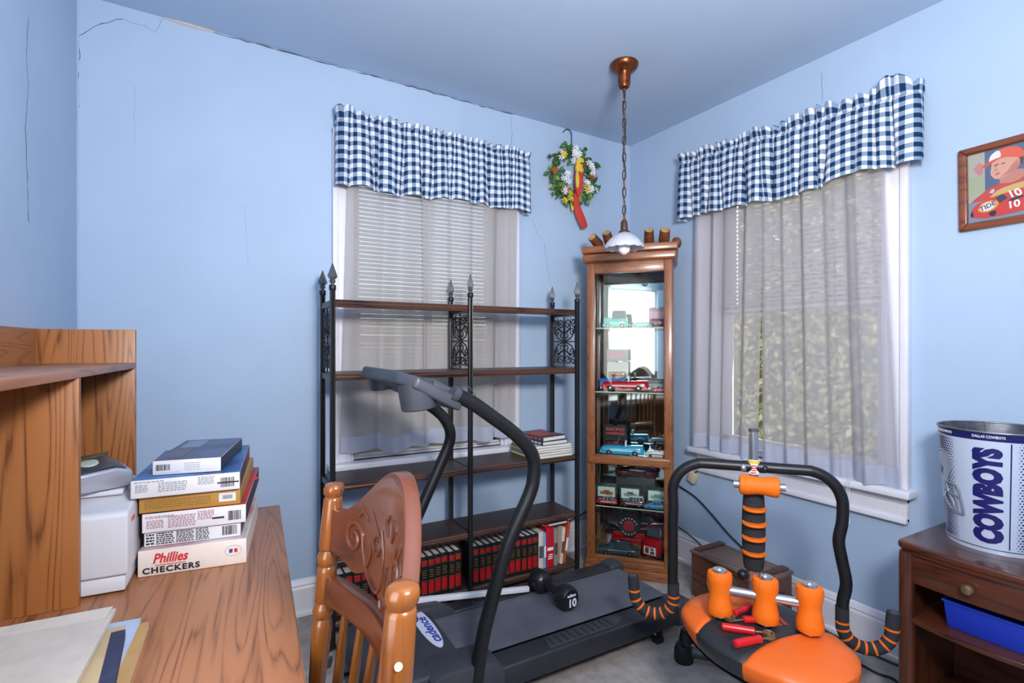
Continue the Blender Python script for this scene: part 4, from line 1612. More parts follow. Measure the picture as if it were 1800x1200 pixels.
pg('hazy_field', [(0, .2), (.16, .2), (.16, 1), (0, 1)], (176, 170, 158), False)
pg('hazy_green', [(0, .42), (.15, .42), (.15, .66), (0, .66)], (166, 170, 140), False)
pg('background_crewman', [(.05, .78), (.1, .86), (.14, .82), (.14, .7), (.1, .68)], (198, 128, 128))
pg('pit_road', [(0, 0), (1, 0), (1, .34), (0, .3)], (128, 140, 160), False)
pg('racing_suit', [(.02, .3), (.08, .36), (.2, .46), (.3, .5), (.38, .54), (.55, .5), (.7, .58), (.85, .5), (.98, .34), (.6, .3)], (200, 70, 62))
pg('suit_band', [(.2, .33), (.3, .42), (.5, .46), (.66, .44), (.7, .34), (.4, .3)], (206, 170, 106))
pg('suit_shoulder', [(.52, .44), (.6, .5), (.72, .56), (.74, .42), (.62, .4)], (226, 206, 206))
pg('suit_patch', [(.2, .4), (.23, .44), (.25, .42), (.23, .38)], (190, 196, 206))
pg('neck', [(.3, .5), (.31, .62), (.5, .64), (.52, .54), (.42, .48)], (196, 128, 112))
pg('face', [(.22, .74), (.215, .66), (.24, .6), (.27, .57), (.34, .58), (.42, .62), (.48, .7), (.49, .82), (.36, .86), (.24, .83)], (218, 158, 140))
pg('face_shadow', [(.3, .58), (.42, .62), (.48, .7), (.485, .8), (.42, .74), (.36, .64)], (190, 122, 110))
pg('brow', [(.235, .775), (.27, .785), (.3, .775), (.27, .768)], (110, 76, 66))
pg('eye', [(.245, .755), (.262, .76), (.28, .754), (.262, .748)], (76, 60, 62))
pg('eye', [(.31, .77), (.33, .778), (.352, .772), (.33, .762)], (76, 60, 62))
pg('nose', [(.262, .74), (.25, .69), (.262, .682), (.282, .69)], (200, 134, 118))
pg('mouth', [(.25, .635), (.275, .65), (.305, .655), (.28, .63)], (150, 70, 72))
pg('hair', [(.47, .84), (.505, .83), (.51, .73), (.49, .7), (.475, .76)], (84, 66, 60))
pg('ear', [(.455, .79), (.475, .8), (.482, .75), (.468, .72), (.456, .75)], (204, 138, 122))
pg('cap_crown', [(.2, .835), (.22, .92), (.28, .97), (.38, .985), (.47, .95), (.515, .87), (.5, .8), (.36, .85)], (222, 92, 62))
pg('cap_front', [(.2, .84), (.22, .92), (.28, .97), (.31, .93), (.3, .86)], (232, 226, 222))
pg('cap_bill', [(.13, .775), (.16, .815), (.23, .85), (.31, .865), (.24, .815), (.17, .775)], (216, 84, 52))
pg('car_body', [(.02, .09), (.04, .2), (.1, .27), (.2, .31), (.36, .35), (.6, .38), (.95, .36), (.98, .12), (.6, .07), (.2, .04)], (206, 56, 46))
pg('car_hood_ring', [(.09, .18), (.13, .26), (.2, .28), (.27, .26), (.28, .19), (.2, .13), (.12, .14)], (240, 160, 40))
pg('car_hood_spot', [(.115, .185), (.145, .245), (.2, .26), (.25, .245), (.255, .195), (.2, .15), (.14, .15)], (234, 232, 226))
pg('car_windscreen', [(.26, .31), (.33, .34), (.37, .27), (.3, .22)], (44, 62, 76), False)
pg('car_side_glass', [(.36, .22), (.41, .26), (.5, .275), (.52, .25), (.42, .22)], (40, 46, 56), False)
pg('car_wheel', [(.19, .09), (.22, .13), (.26, .12), (.265, .08), (.23, .05)], (30, 34, 40))
pg('car_wheel', [(.02, .12), (.035, .17), (.05, .13), (.045, .08)], (30, 34, 40))
LY[0] += 1


def letters(t, size, u, v, col, ang=0, shear=0):
    LY[0] += 1
    key = 'ink_%d_%d_%d' % col
    MB().text(t, size, T(ix(u), -.008 - LY[0] * .00012, iz(v)) @ RX(pi / 2) @ RZ(ang), .00005, bold=size * .025, shear=shear).build('lettering', bpy.data.materials.get(key) or pm(key, col, .5), pf, smooth=0)


letters('TIDE', .022, .155, .205, (40, 60, 130), RD(20), .1)
letters('10', .036, .37, .315, (240, 238, 234), RD(8), -.2)
letters('10', .034, .355, .165, (240, 238, 234), RD(5), 0)
MB().box(-iw, -.0165, -ih, iw, -.0155, ih).build('picture_glass', M['glass'], pf)
def put(mb, name, mat, root, **k):
    """build world-coordinate geometry as a part of an unrotated thing"""
    o = root.location
    mb.v = [p - o for p in mb.v]
    return mb.build(name, mat, root, **k)


# ================================================================== treadmill
XR, XF, YN, YA = -.605, -1.985, -1.045, -.52
tm = thing('treadmill', 'black folding treadmill with bent tube handrails and grey console', 'treadmill', (-1.29, -.78, 0))
rail = pm('treadmill_rail', (44, 46, 52), .42, var=.3, vscale=9, bump=.06, bscale=300)
deckm = pm('treadmill_belt', (98, 100, 110), .55, col2=(80, 82, 92), vscale=5, bump=.15, bscale=500)
hoodm = pm('treadmill_hood', (58, 60, 68), .5, var=.2, vscale=8, bump=.2, bscale=600)
conm = pm('console_grey', (70, 73, 83), .42, var=.12, vscale=20)
for y0, y1 in ((YN, YN + .10), (YA - .085, YA)):
    put(MB().box(-1.76, y0, .07, XR, y1, .15), 'side_rail', rail, tm, bevel=.01, seg=3)
put(MB().box(-1.75, YN + .10, .085, XR - .05, YA - .085, .125), 'deck', M['black'], tm)
m = MB()
pr_ = [(-1.66, .1465), (XR - .04, .1465)] + [(XR - .04 + .03 * sin(k * pi / 8), .1165 + .03 * cos(k * pi / 8)) for k in range(1, 8)] + [(XR - .04, .0865), (-1.66, .0865),
      (-1.66, .0895), (XR - .04, .0895)] + [(XR - .04 + .027 * sin(k * pi / 8), .1165 - .027 * cos(k * pi / 8)) for k in range(1, 8)] + [(XR - .04, .1435), (-1.66, .1435)]
m.prism(pr_, YN + .115, YA - .098, Matrix(((1, 0, 0, 0), (0, 0, 1, 0), (0, 1, 0, 0), (0, 0, 0, 1))))
put(m, 'belt', deckm, tm, smooth=30)
XZ = Matrix(((1, 0, 0, 0), (0, 0, 1, 0), (0, 1, 0, 0), (0, 0, 0, 1)))
for y0, y1 in ((YN - .004, YN + .105), (YA - .09, YA + .004)):
    put(MB().box(XR - .075, y0, .06, XR + .012, y1, .162), 'end_cap', hoodm, tm, bevel=.014, seg=3)
put(MB().tube([(XR - .04, YN + .1, .1165), (XR - .04, YA - .085, .1165)], .026, 16), 'rear_roller', M['black'], tm)
m = MB()
m.prism([(XF + .03, .05), (XF, .10), (XF + .015, .15), (XF + .06, .182), (XF + .14, .192), (-1.69, .19), (-1.645, .178), (-1.635, .155), (-1.635, .05)], YN + .02, YA - .01, XZ)
put(m, 'motor_hood', hoodm, tm, bevel=.014, seg=3, smooth=30)
for y0, y1 in ((YN - .018, YN + .112), (YA - .10, YA + .012)):
    m = MB()
    m.prism([(-1.80, .06), (-1.80, .185), (-1.76, .205), (-1.60, .20), (-1.535, .165), (-1.53, .06)], y0, y1, XZ)
    put(m, 'upright_cover', hoodm, tm, bevel=.008, seg=2, smooth=30)
    put(MB().box(-1.80, y0 - .002, .06, -1.55, y0 + .0005, .07), 'cover_edge', conm, tm)
# ribbed foot pads on both rails
for yc in (YN + .05, YA - .042):
    a0, a1 = (-1.33, -.95) if yc < -.9 else (-1.44, -1.0)
    n = 14
    P = []
    for k in range(n):
        P.append((lerp(a0, a1, k / (n - 1)), .034))
    poly = [(a0, -.034), (a1 - .06, -.034), (a1, .0), (a1 - .02, .034), (a0 + .02, .034)]
    put(MB().prism([(x, yc + y) for x, y in poly], .1495, .1535), 'foot_pad', hoodm, tm, bevel=.0015)
    src = None
    for k in range(10):
        x = lerp(a0 + .03, a1 - .07, k / 9)
        if src is None:
            src = put(MB().box(x - .006, yc - .026, .1536, x + .006, yc + .026, .157), 'grip_rib', conm if 0 else rail, tm, bevel=.002)
            s0x = x
        else:
            piece(src, tm, (x - s0x, 0, 0))
# maker's oval on the hood
ov = [(-1.70 + .031 * cos(a), -.735 + .155 * sin(a)) for a in [2 * pi * k / 36 for k in range(36)]]
put(MB().prism(ov, .1915, .1932), 'oval_badge', pm('badge_white', (206, 212, 232), .4), tm)
ov = [(-1.727 + .021 * cos(a), -.655 + .034 * sin(a)) for a in [2 * pi * k / 24 for k in range(24)]]
put(MB().prism(ov, .1915, .1938), 'round_badge', pm('badge_blue', (46, 62, 150), .4), tm)
put(MB().text('cadence', .05, T(-1.697, -.76, .1936) @ RZ(pi / 2), .0003, bold=.0012, shear=.2, width=.19), 'badge_lettering', pm('badge_ink', (44, 62, 156), .4), tm)
# handrails: uprights that bend forward to the console
near = [Vector((-1.645, -1.05, .08)), on_y(838, 1192, -1.05), on_y(845, 1140, -1.05), on_y(858, 1080, -1.05), on_y(892, 960, -1.05), on_y(930, 870, -1.05),
        on_y(938, 838, -1.05), on_y(938, 808, -1.05), on_y(925, 782, -1.05), on_y(900, 758, -1.05), on_y(862, 730, -1.05), on_y(832, 709, -1.05), on_y(800, 692, -1.05)]
far = [Vector((-1.84, -.535, .15)), Vector((-1.80, -.535, .28)), on_y(735, 905, -.54), on_y(770, 825, -.54), on_y(789, 780, -.545), on_y(791, 757, -.55), on_y(782, 737, -.55),
       on_y(768, 722, -.55), on_y(748, 708, -.56), on_y(728, 695, -.57)]
put(MB().tube(smooth_path(near, 7), .0245, 16), 'handrail', M['black_metal'], tm)
put(MB().tube(smooth_path(far, 7), .0235, 16), 'handrail', M['black_metal'], tm)
d = (near[-1] - near[-2]).normalized()
put(MB().tube([near[-1] - d * .012, near[-1] - d * .009, near[-1] + d * .012], [.025, .0265, .0265], 16), 'rail_collar', conm, tm)
# console: a flat body rising away from the runner
c0 = [(-1.69, -1.062, 1.092), (-1.745, -1.062, 1.119), (-1.845, -1.062, 1.172), (-1.895, -1.0, 1.19), (-1.915, -.64, 1.192), (-1.885, -.545, 1.188), (-1.78, -.535, 1.135), (-1.66, -.535, 1.078)]
m = MB()
n = len(c0)
dn = Vector((-.012, 0, -.04))
m.add([Vector(p) for p in c0] + [Vector(p) + dn for p in c0], [list(range(n)), list(range(n, 2 * n))[::-1]] + [(i, n + i, n + (i + 1) % n, (i + 1) % n) for i in range(n)])
put(m, 'console', conm, tm, bevel=.009, seg=3, smooth=40)
m = MB()
m.add([(-1.655, -.99, 1.082), (-1.78, -.99, 1.142), (-1.78, -.60, 1.142), (-1.655, -.60, 1.082), (-1.675, -.98, 1.112), (-1.765, -.98, 1.16), (-1.765, -.61, 1.16), (-1.675, -.61, 1.112)],
      [(0, 1, 2, 3), (7, 6, 5, 4), (0, 4, 5, 1), (1, 5, 6, 2), (2, 6, 7, 3), (3, 7, 4, 0)])
put(m, 'display_panel', pm('display_dark', (72, 75, 84), .35), tm, bevel=.006)
m = MB()
m.lathe([(.053, 0), (.0565, .004), (.0585, .05), (.0585, .088)], 28, T(-1.822, -1.0, 1.062) @ RY(RD(-8)))
put(m, 'cup_holder', conm, tm)
m = MB()
m.lathe([(.05, 0), (.054, .004), (.056, .05)], 24, T(-1.84, -.66, 1.105) @ RY(RD(-8)))
put(m, 'cup_holder', conm, tm)
put(MB().tube(smooth_path([on_y(818, 676, -1.03), on_y(828, 684, -1.03), on_y(836, 696, -1.03), on_y(833, 700, -1.03)], 5), .0016, 6), 'safety_cord', M['grey_metal'], tm)
# feet
for y in (YN + .045, YA - .045):
    put(MB().box(-.772, y - .014, .022, -.738, y + .014, .075), 'rear_leg', M['black_metal'], tm, bevel=.003)
    put(MB().box(-.776, y - .019, 0.0, -.734, y + .019, .026), 'rubber_foot', M['rubber'], tm, bevel=.005)
    put(MB().tube([(-.755 + .024 * cos(a), y - .004, .05 + .016 * sin(a)) for a in [2 * pi * k / 18 for k in range(18)]], .004, 8, closed=True, M=None), 'leg_ring', M['white'], tm)
    put(MB().box(-1.92, y - .03, 0.0, -1.86, y + .03, .062), 'front_foot', M['rubber'], tm, bevel=.008)

# white square bar lying along the far side
wb = thing('white_bar', 'long white square plastic bar lying along far side of treadmill', 'bar', (-1.53, -.55, 0))
a, e = Vector((-1.85, -.532, .2235)), Vector((-1.175, -.625, .172))
d = (e - a).normalized()
sd = Vector((0, 0, 1)).cross(d).normalized()
up = d.cross(sd)
m = MB()
hs = .0105
m.add([a + sd * i * hs + up * j * hs for i, j in ((-1, -1), (1, -1), (1, 1), (-1, 1))] + [e + sd * i * hs + up * j * hs for i, j in ((-1, -1), (1, -1), (1, 1), (-1, 1))],
      [(0, 1, 2, 3), (7, 6, 5, 4), (0, 4, 5, 1), (1, 5, 6, 2), (2, 6, 7, 3), (3, 7, 4, 0)])
put(m, 'bar', M['white'], wb, bevel=.0015)
m = MB().add([a - d * .0006 + sd * i * hs * .6 + up * j * hs * .6 for i, j in ((-1, -1), (1, -1), (1, 1), (-1, 1))] + [a + d * .002 + sd * i * hs * .6 + up * j * hs * .6 for i, j in ((-1, -1), (1, -1), (1, 1), (-1, 1))],
             [(0, 1, 2, 3), (7, 6, 5, 4), (0, 4, 5, 1), (1, 5, 6, 2), (2, 6, 7, 3), (3, 7, 4, 0)])
put(m, 'open_end', pm('bar_hollow', (120, 116, 132), .6), wb)

# dumbbell
dm = pm('dumbbell_rubber', (26, 27, 31), .28, bump=.05, bscale=400)
db = thing('dumbbell', 'black rubber ten pound dumbbell lying on the treadmill belt', 'dumbbell', (-1.108, -.72, .1468 + .0495), 0)
db.rotation_euler = (0, 0, RD(4))
hp = [(.028, -.047), (.041, -.045), (.048, -.036), (.0505, -.015), (.0505, .006), (.046, .022), (.034, .034), (.02, .04)]
MB().lathe(hp, 28, T(0, -.082, 0) @ RX(-pi / 2)).build('head', dm, db)
MB().lathe([(r_, -z) for r_, z in hp[::-1]], 28, T(0, .082, 0) @ RX(-pi / 2)).build('head', dm, db)
MB().tube([(0, -.06, 0), (0, -.02, 0), (0, .02, 0), (0, .06, 0)], [.0165, .019, .019, .0165], 16).build('handle', M['black_metal'], db)
MB().text('10', .046, T(.004, -.1294, -.014) @ RX(pi / 2), .0004, bold=.0016).build('number', pm('dumbbell_white', (228, 228, 236), .5), db)
m = MB()
for k, (x, w_) in enumerate(((-.021, .006), (-.013, .005), (-.006, .007), (.003, .004), (.009, .006), (.017, .006))):
    m.box(x, -.1297, .014, x + w_, -.129, .0225 + (.004 if k == 2 else 0))
m.build('maker_mark', bpy.data.materials['dumbbell_white'], db)

# ================================================================== ab exercise machine
px_, py0 = -.764, -1.463
ex = thing('exercise_machine', 'black and orange abdominal exercise machine with swivel seat beside treadmill', 'exercise machine', (px_, py0, 0), RD(-48.7))
MB().tube([(0, 0, .05), (0, 0, .975)], .0155, 18).build('pole', M['chrome'], ex)
MB().tube([(0, 0, .968), (0, 0, .977)], .0158, 18).build('pole_cap', M['grey_metal'], ex)
MB().lathe([(.0203, .822), (.0203, .872)], 20, cap=False).build('warning_label', pm('label_white', (226, 222, 218), .4), ex)
MB().lathe([(.0206, .859), (.0206, .869)], 20, cap=False).build('label_yellow_band', pm('label_yellow', (214, 186, 60), .4), ex)
m = MB()
for k in range(4):
    m.box(-.010 + .003 * (k % 2), -.0208, .826 + k * .008, .006, -.0188, .830 + k * .008)
m.build('label_print', pm('label_red', (176, 50, 60), .4), ex)
g = [(.030, .49), (.0345, .50)]
rings = [.55, .602, .652, .703]
MB().lathe([(.026, .488), (.031, .492), (.034, .51), (.037, .56), (.0385, .62), (.037, .69), (.034, .74), (.031, .756), (.026, .76)], 24).build('foam_grip', M['foam'], ex)
for z in rings:
    rr_ = .0372 + (.0014 if .56 < z < .69 else 0)
    MB().lathe([(rr_, z), (rr_ + .0012, z + .002), (rr_ + .0012, z + .006), (rr_, z + .008)], 24, RX(RD(2))).build('grip_stripe', M['orange'], ex)
MB().lathe([(.018, .45), (.024, .452), (.024, .488), (.018, .49)], 18).build('pole_sleeve', M['chrome'], ex)
MB().ellipsoid((-.036, -.012, .468), .018, .018, .018, 14, 9).tube([(0, 0, .468), (-.03, -.008, .468)], .006, 8).build('lock_knob', M['black'], ex)


def barrel(L, r_end, r_mid):
    return [(r_end * .62, -L / 2), (r_end * .93, -L / 2 + .003), (r_end, -L / 2 + .012), (r_end * .99, -L / 2 + .028), (r_mid, -.008), (r_mid, .012), (r_end * .97, L / 2 - .028), (r_end, L / 2 - .012), (r_end * .93, L / 2 - .003), (r_end * .62, L / 2)]


BM = T(.012, -.05, .792) @ RY(pi / 2) @ RX(RD(4))
MB().lathe(barrel(.125, .034, .029), 24, BM).build('roller_pad', M['orange'], ex)
MB().tube([(-.068, -.05, .792), (.092, -.05, .792)], .0125, 14).build('roller_axle', M['chrome'], ex)
MB().box(-.014, -.05, .778, .014, 0, .806).build('roller_bracket', M['chrome'], ex, bevel=.003)
# hooped handlebar with J-shaped foam ends
for s in (-1, 1):
    wob = .012 if s > 0 else 0
    P = [(0, 0, .845), (s * .16, 0, .845)] + [(s * (.16 + .11 * sin(a)), 0, .735 + .11 * cos(a)) for a in [k * pi / 16 for k in range(1, 8)]]
    P += [(s * .27, 0, .735), (s * .268, 0, .68), (s * (.27 - wob), 0, .62), (s * (.27 - wob * .3), 0, .56), (s * (.27 + wob * .8), 0, .48), (s * .27, 0, .42), (s * .268, 0, .37)]
    MB().tube(smooth_path(P, 4), .0185, 14).build('handlebar', M['black_metal'], ex)
    Q = [(s * .268, 0, .40), (s * .268, 0, .36)]
    R_ = .07
    Q += [(s * (.338 - R_ * cos(a)), 0, .345 - R_ * sin(a)) for a in [k * pi / 10 for k in range(0, 11)]]
    Q += [(s * .410, 0, .375), (s * .413, 0, .405)]
    QQ = smooth_path(Q, 4)
    MB().tube(QQ, .0205, 14).build('hook_grip', M['foam'], ex)
    n = len(QQ)
    for k in range(9):
        i = int(lerp(6, n - 8, k / 8))
        dd = (QQ[i + 1] - QQ[i - 1]).normalized() * .0035
        MB().tube([QQ[i] - dd, QQ[i] + dd], .0212, 14).build('grip_stripe', M['orange'], ex)
    MB().tube([QQ[-1] - (QQ[-1] - QQ[-2]) * .1, QQ[-1] + Vector((0, 0, .001))], .013, 12).build('open_end', M['grey_metal'], ex)
    MB().ellipsoid((s * .034, -.012, .842), .012, .014, .014, 12, 8).build('clamp_bolt', M['black_metal'] if s > 0 else M['chrome'], ex)
MB().tube([(-.036, 0, .845), (.036, 0, .845)], .0198, 16).build('handlebar_clamp', M['black_metal'], ex)
# base
MB().tube([(0, .24, .045), (0, -.50, .045)], .022, 14).build('base_tube', M['grey_metal'], ex)
MB().tube([(-.225, .21, .04), (.225, .21, .04)], .021, 14).build('cross_tube', M['grey_metal'], ex)
MB().tube([(-.2, -.50, .04), (.2, -.50, .04)], .021, 14).build('cross_tube', M['grey_metal'], ex)
for x, y in ((-.235, .21), (.235, .21), (-.21, -.5), (.21, -.5)):
    MB().lathe([(.036, 0), (.038, .006), (.036, .05), (.030, .066), (.012, .07)], 18, T(x, y, 0)).build('rubber_foot', M['rubber'], ex)
MB().tube([(-.223, .20, .09), (-.223, .20, .135)], [.03, .022], 14, M=None).build('adjuster_knob', M['black'], ex)
MB().tube([(-.223, .20, .05), (-.223, .20, .1)], .01, 10).build('adjuster_stem', M['grey_metal'], ex)
MB().tube([(-.02, -.29, .05), (-.02, -.29, .37)], .028, 16).build('seat_post', M['black_metal'], ex)
# swivel seat: padded rounded square in three colour fields
SM = T(.0, -.292, .372) @ RZ(RD(39.5))
A_, B_ = .196, .25


def seat_pt(u, v, zz):
    k = .42
    x = A_ * u * sqrt(1 - k * v * v) * (1 - .10 * max(0, -v))
    y = B_ * v * sqrt(1 - k * u * u)
    return Vector((x, y, zz))


def seat_z(u, v):
    e = max(abs(u), abs(v))
    return .072 - .022 * e ** 5 - .004 * u * u


def seat_field(name, va, vb, mat, skew):
    """fields are split along slanted curves v = va + skew*u"""
    def vv(u, t):
        a = va if va <= -1 else va + skew * u + (.2 if va < 0 else .02) * (1 - u * u)
        b_ = vb if vb >= 1 else vb + skew * u + (.2 if vb < 0 else .02) * (1 - u * u)
        return max(-1, min(1, lerp(a, b_, t)))
    m = MB()
    lo, hi = va > -1, vb < 1

    def fn(s, t):
        u = s * 2 - 1
        v = vv(u, t)
        z = seat_z(u, v)
        if (lo and t == 0) or (hi and t == 1):
            z -= .006
        return seat_pt(u, v, z)
    m.grid(fn, 28, 18, SM)
    for sgn in (0, 1):                       # skirts at the sides
        def sk(s, t, sgn=sgn):
            u = -1 if sgn == 0 else 1
            v = vv(u, s)
            p = seat_pt(u, v, lerp(seat_z(u, v), -.006, t))
            k = 1 + .03 * sin(pi * min(1, t * 1.0)) - .07 * t
            return Vector((p.x * k, p.y * k, p.z))
        m.grid(sk, 18, 6, SM)
    for flag, t0 in ((not lo, 0), (not hi, 1)):
        if flag:
            def sk2(s, t, t0=t0):
                u = s * 2 - 1
                v = vv(u, t0)
                p = seat_pt(u, v, lerp(seat_z(u, v), -.006, t))
                k = 1 + .03 * sin(pi * t) - .07 * t
                return Vector((p.x * k, p.y * k, p.z))
            m.grid(sk2, 28, 6, SM)
    m.build(name, mat, ex, smooth=60)


seat_field('front_pad', -1, -.46, M['orange_vinyl'], .03)
seat_field('middle_pad', -.46, .40, M['black_vinyl'], .03)
seat_field('rear_pad', .40, 1, M['orange_vinyl'], .03)
m = MB()
m.grid(lambda s, t: seat_pt((s * 2 - 1) * .92, (t * 2 - 1) * .92, 0) + Vector((0, 0, -.004)), 16, 16, SM)
m.grid(lambda s, t: seat_pt((s * 2 - 1) * .92, (t * 2 - 1) * .92, 0) + Vector((0, 0, -.014)), 16, 16, SM)
m.build('seat_plate', M['black'], ex)
MB().text('S7', .06, SM @ T(.052, -.005, .0725) @ RZ(RD(-10)), .0004, bold=.003, shear=-.3).build('seat_emblem', pm('emblem_red', (176, 58, 50), .5), ex)

# loose bar with three orange rollers standing on the seat
zs = .372 + .0735
rb = thing('roller_bar', 'chrome bar with three orange foam rollers standing on the black and orange seat', 'roller bar', (px_, py0, 0), RD(-48.7))
for x, y in ((-.124, -.29), (.001, -.295), (.114, -.308)):
    tl = RX(RD(-3 + 30 * (x < -.1) * 0))
    MB().lathe(barrel(.128, .0365, .0305), 24, T(x, y, zs + .071) @ tl).build('roller_pad', M['orange'], rb)
    MB().lathe([(.012, -.07), (.02, -.07), (.021, -.062), (.021, .062), (.02, .071), (.013, .071), (.0125, .066)], 18, T(x, y, zs + .071)).build('roller_tube', M['chrome'], rb)
MB().tube([(-.115, -.292, zs + .082), (.104, -.305, zs + .082)], .0135, 16).build('bar', M['chrome'], rb)


# hand grippers on the seat
def gripper(label, loc, rz, spread):
    r = thing('hand_gripper', label, 'hand gripper', loc, rz, 'red hand grippers on the seat')
    co = []
    for k in range(40):
        a = k / 12 * 2 * pi
        co.append((.0135 * cos(a), .0135 * sin(a), .004 + .0042 * k / 12))
    MB().tube(co, .0022, 6).build('spring_coil', M['brass'], r)
    for s in (-1, 1):
        c, sn = cos(s * spread), sin(s * spread)

        def P(d, o=0, z=.010):
            return Vector((.004 + d * c - o * sn, s * .010 + d * sn + o * c, z))
        MB().tube([Vector((.0, s * .0135, .009)), P(.03), P(.115)], .0025, 8).build('spring_arm', M['brass'], r)
        pts = [P(.028), P(.031), P(.05), P(.075), P(.1), P(.114), P(.117)]
        MB().tube(pts, [.006, .0105, .0098, .0112, .0108, .010, .006], 12).build('handle', M['red'], r)
    return r


zz = zs + .0025
gripper('red hand gripper whose coil lies behind the other gripper, nearest the left roller', on_z(1283, 1092, zz), RD(-12), RD(17))
gripper('red hand gripper lying closest to the orange front of the seat', on_z(1352, 1122, zz), RD(150), RD(17))

# ================================================================== wooden crate
cr = thing('wooden_crate', 'brown wooden box with round opening and dusty battened lid by right wall', 'crate', (-.19, -.978, 0))
cx0, cx1, cy0, cy1, cz = -.292, -.09, -1.18, -.776, .215
ho = (-.962, .112, .096)
m = MB()                                                     # front board with the round opening
ring, outer = [], []
n = 40
for k in range(n):
    a = 2 * pi * k / n
    ring.append((ho[0] + ho[2] * cos(a), ho[1] + ho[2] * sin(a)))
    ca, sa = cos(a), sin(a)
    t = min(((cy1 - ho[0]) / ca if ca > 1e-6 else (cy0 - ho[0]) / ca if ca < -1e-6 else 9), ((cz - ho[1]) / sa if sa > 1e-6 else (0.004 - ho[1]) / sa if sa < -1e-6 else 9))
    outer.append((ho[0] + t * ca, ho[1] + t * sa))
vs = [(cx0, y, z) for y, z in ring] + [(cx0, y, z) for y, z in outer] + [(cx0 + .012, y, z) for y, z in ring] + [(cx0 + .012, y, z) for y, z in outer]
fs = []
for k in range(n):
    l = (k + 1) % n
    fs += [(k, l, n + l, n + k), (2 * n + k, 3 * n + k, 3 * n + l, 2 * n + l), (k, 2 * n + k, 2 * n + l, l), (n + k, n + l, 3 * n + l, 3 * n + k)]
for (yy, z_) in ((cy0, .004), (cy1, .004), (cy0, cz), (cy1, cz)):     # square off the corners
    idx = min(range(n), key=lambda k: (outer[k][0] - yy) ** 2 + (outer[k][1] - z_) ** 2)
    for off_ in (n, 3 * n):
        x_ = vs[off_ + idx][0]
        vs[off_ + idx] = (x_, yy, z_)
m.add(vs, fs)
put(m, 'front_board', M['crate'], cr, smooth=20)
put(MB().box(cx1 - .012, cy0, .004, cx1, cy1, cz), 'back_board', M['crate'], cr)
for y in (cy0, cy1 - .012):
    put(MB().box(cx0 + .012, y, 0, cx1 - .012, y + .012, cz), 'end_board', M['crate'], cr)
put(MB().box(cx0, cy0, 0, cx1, cy1, .006), 'bottom_board', M['crate'], cr)
put(MB().box(cx0 - .008, cy0 - .006, cz, cx1 + .006, cy1 + .006, cz + .014), 'lid', M['crate_top'], cr, bevel=.002)
for y in (cy1 - .045, cy0 + .012):
    put(MB().box(cx0 + .008, y, cz + .014, cx1, y + .036, cz + .026), 'lid_batten', M['crate'], cr, bevel=.002)
put(MB().lathe([(.095, 0), (.090, .004), (.076, .012), (.072, .02)], 32, T(cx0 + .004, ho[0], ho[1]) @ RY(pi / 2), cap=False), 'opening_ring', pm('ring_tan', (206, 166, 96), .6, var=.2, vscale=30), cr)
put(MB().lathe([(.076, .012), (.046, .03), (.018, .036), (.002, .03)], 32, T(cx0 + .004, ho[0], ho[1]) @ RY(pi / 2), cap=False), 'inner_cone', pm('cone_grey', (150, 140, 122), .8, var=.25, vscale=40), cr)
put(MB().box(-.205, cy0 - .0035, .135, -.15, cy0 + .002, .147), 'handle_slot', M['black'], cr)
put(MB().box(-.20, cy0 - .006, .132, -.155, cy0 - .001, .138), 'handle_plate', M['grey_metal'], cr)

# ================================================================== nightstand
NX0, NX1, NY0, NY1, NZ = -.425, -.05, -2.175, -1.745, .62
ns = thing('nightstand', 'dark walnut nightstand with one drawer and open curved shelf by right wall', 'nightstand', (-.24, -1.96, 0))
rc = .03
poly = [(NX1, NY1), (NX0 + rc, NY1)] + [(NX0 + rc - rc * sin(a), NY1 - rc + rc * cos(a)) for a in (.4, .8, 1.2)] + [(NX0, NY1 - rc)]
poly += [(NX0 - .016 * sin(pi * t), lerp(NY1 - rc, NY0 + rc, t)) for t in (.15, .3, .5, .7, .85)]
poly += [(NX0, NY0 + rc)] + [(NX0 + rc - rc * cos(a), NY0 + rc - rc * sin(a)) for a in (.4, .8, 1.2)] + [(NX0 + rc, NY0), (NX1, NY0)]
put(MB().prism(poly, NZ - .024, NZ), 'top', M['walnut'], ns, bevel=.008, seg=3, smooth=30)
pin = [(x + (.008 if x < -.3 else 0), y + (.006 if y < -1.96 else -.006)) for x, y in poly]
put(MB().prism(pin, NZ - .034, NZ - .024), 'top_moulding', M['walnut'], ns, smooth=30)
for y in (NY1 - .024, NY0 + .024):
    put(MB().lathe([(.021, 0), (.023, .02), (.023, .55), (.021, .585)], 18, T(NX0 + .03, y, 0)), 'front_post', M['walnut_v'], ns)
    s = 1 if y > -1.9 else -1
    a, e = sorted((y + s * .014, y - s * .006))
    put(MB().box(NX0 + .045, a, .03, NX1, e, NZ - .034), 'side_panel', M['walnut_v'], ns)
    put(MB().box(NX1 - .04, a, 0, NX1, e, .03), 'rear_leg', M['walnut_v'], ns)
put(MB().box(NX1 - .012, NY0 + .03, .05, NX1 - .004, NY1 - .03, NZ - .034), 'back_panel', M['walnut'], ns)


def bowed(z0, z1, x_in, x_back, bow, name, bev=.004):
    pts = [(x_back, NY1 - .04), (x_in, NY1 - .04)] + [(x_in - bow * sin(pi * t), lerp(NY1 - .04, NY0 + .04, t)) for t in [k / 12 for k in range(1, 12)]] + [(x_in, NY0 + .04), (x_back, NY0 + .04)]
    return put(MB().prism(pts, z0, z1), name, M['walnut'], ns, bevel=bev, smooth=30)


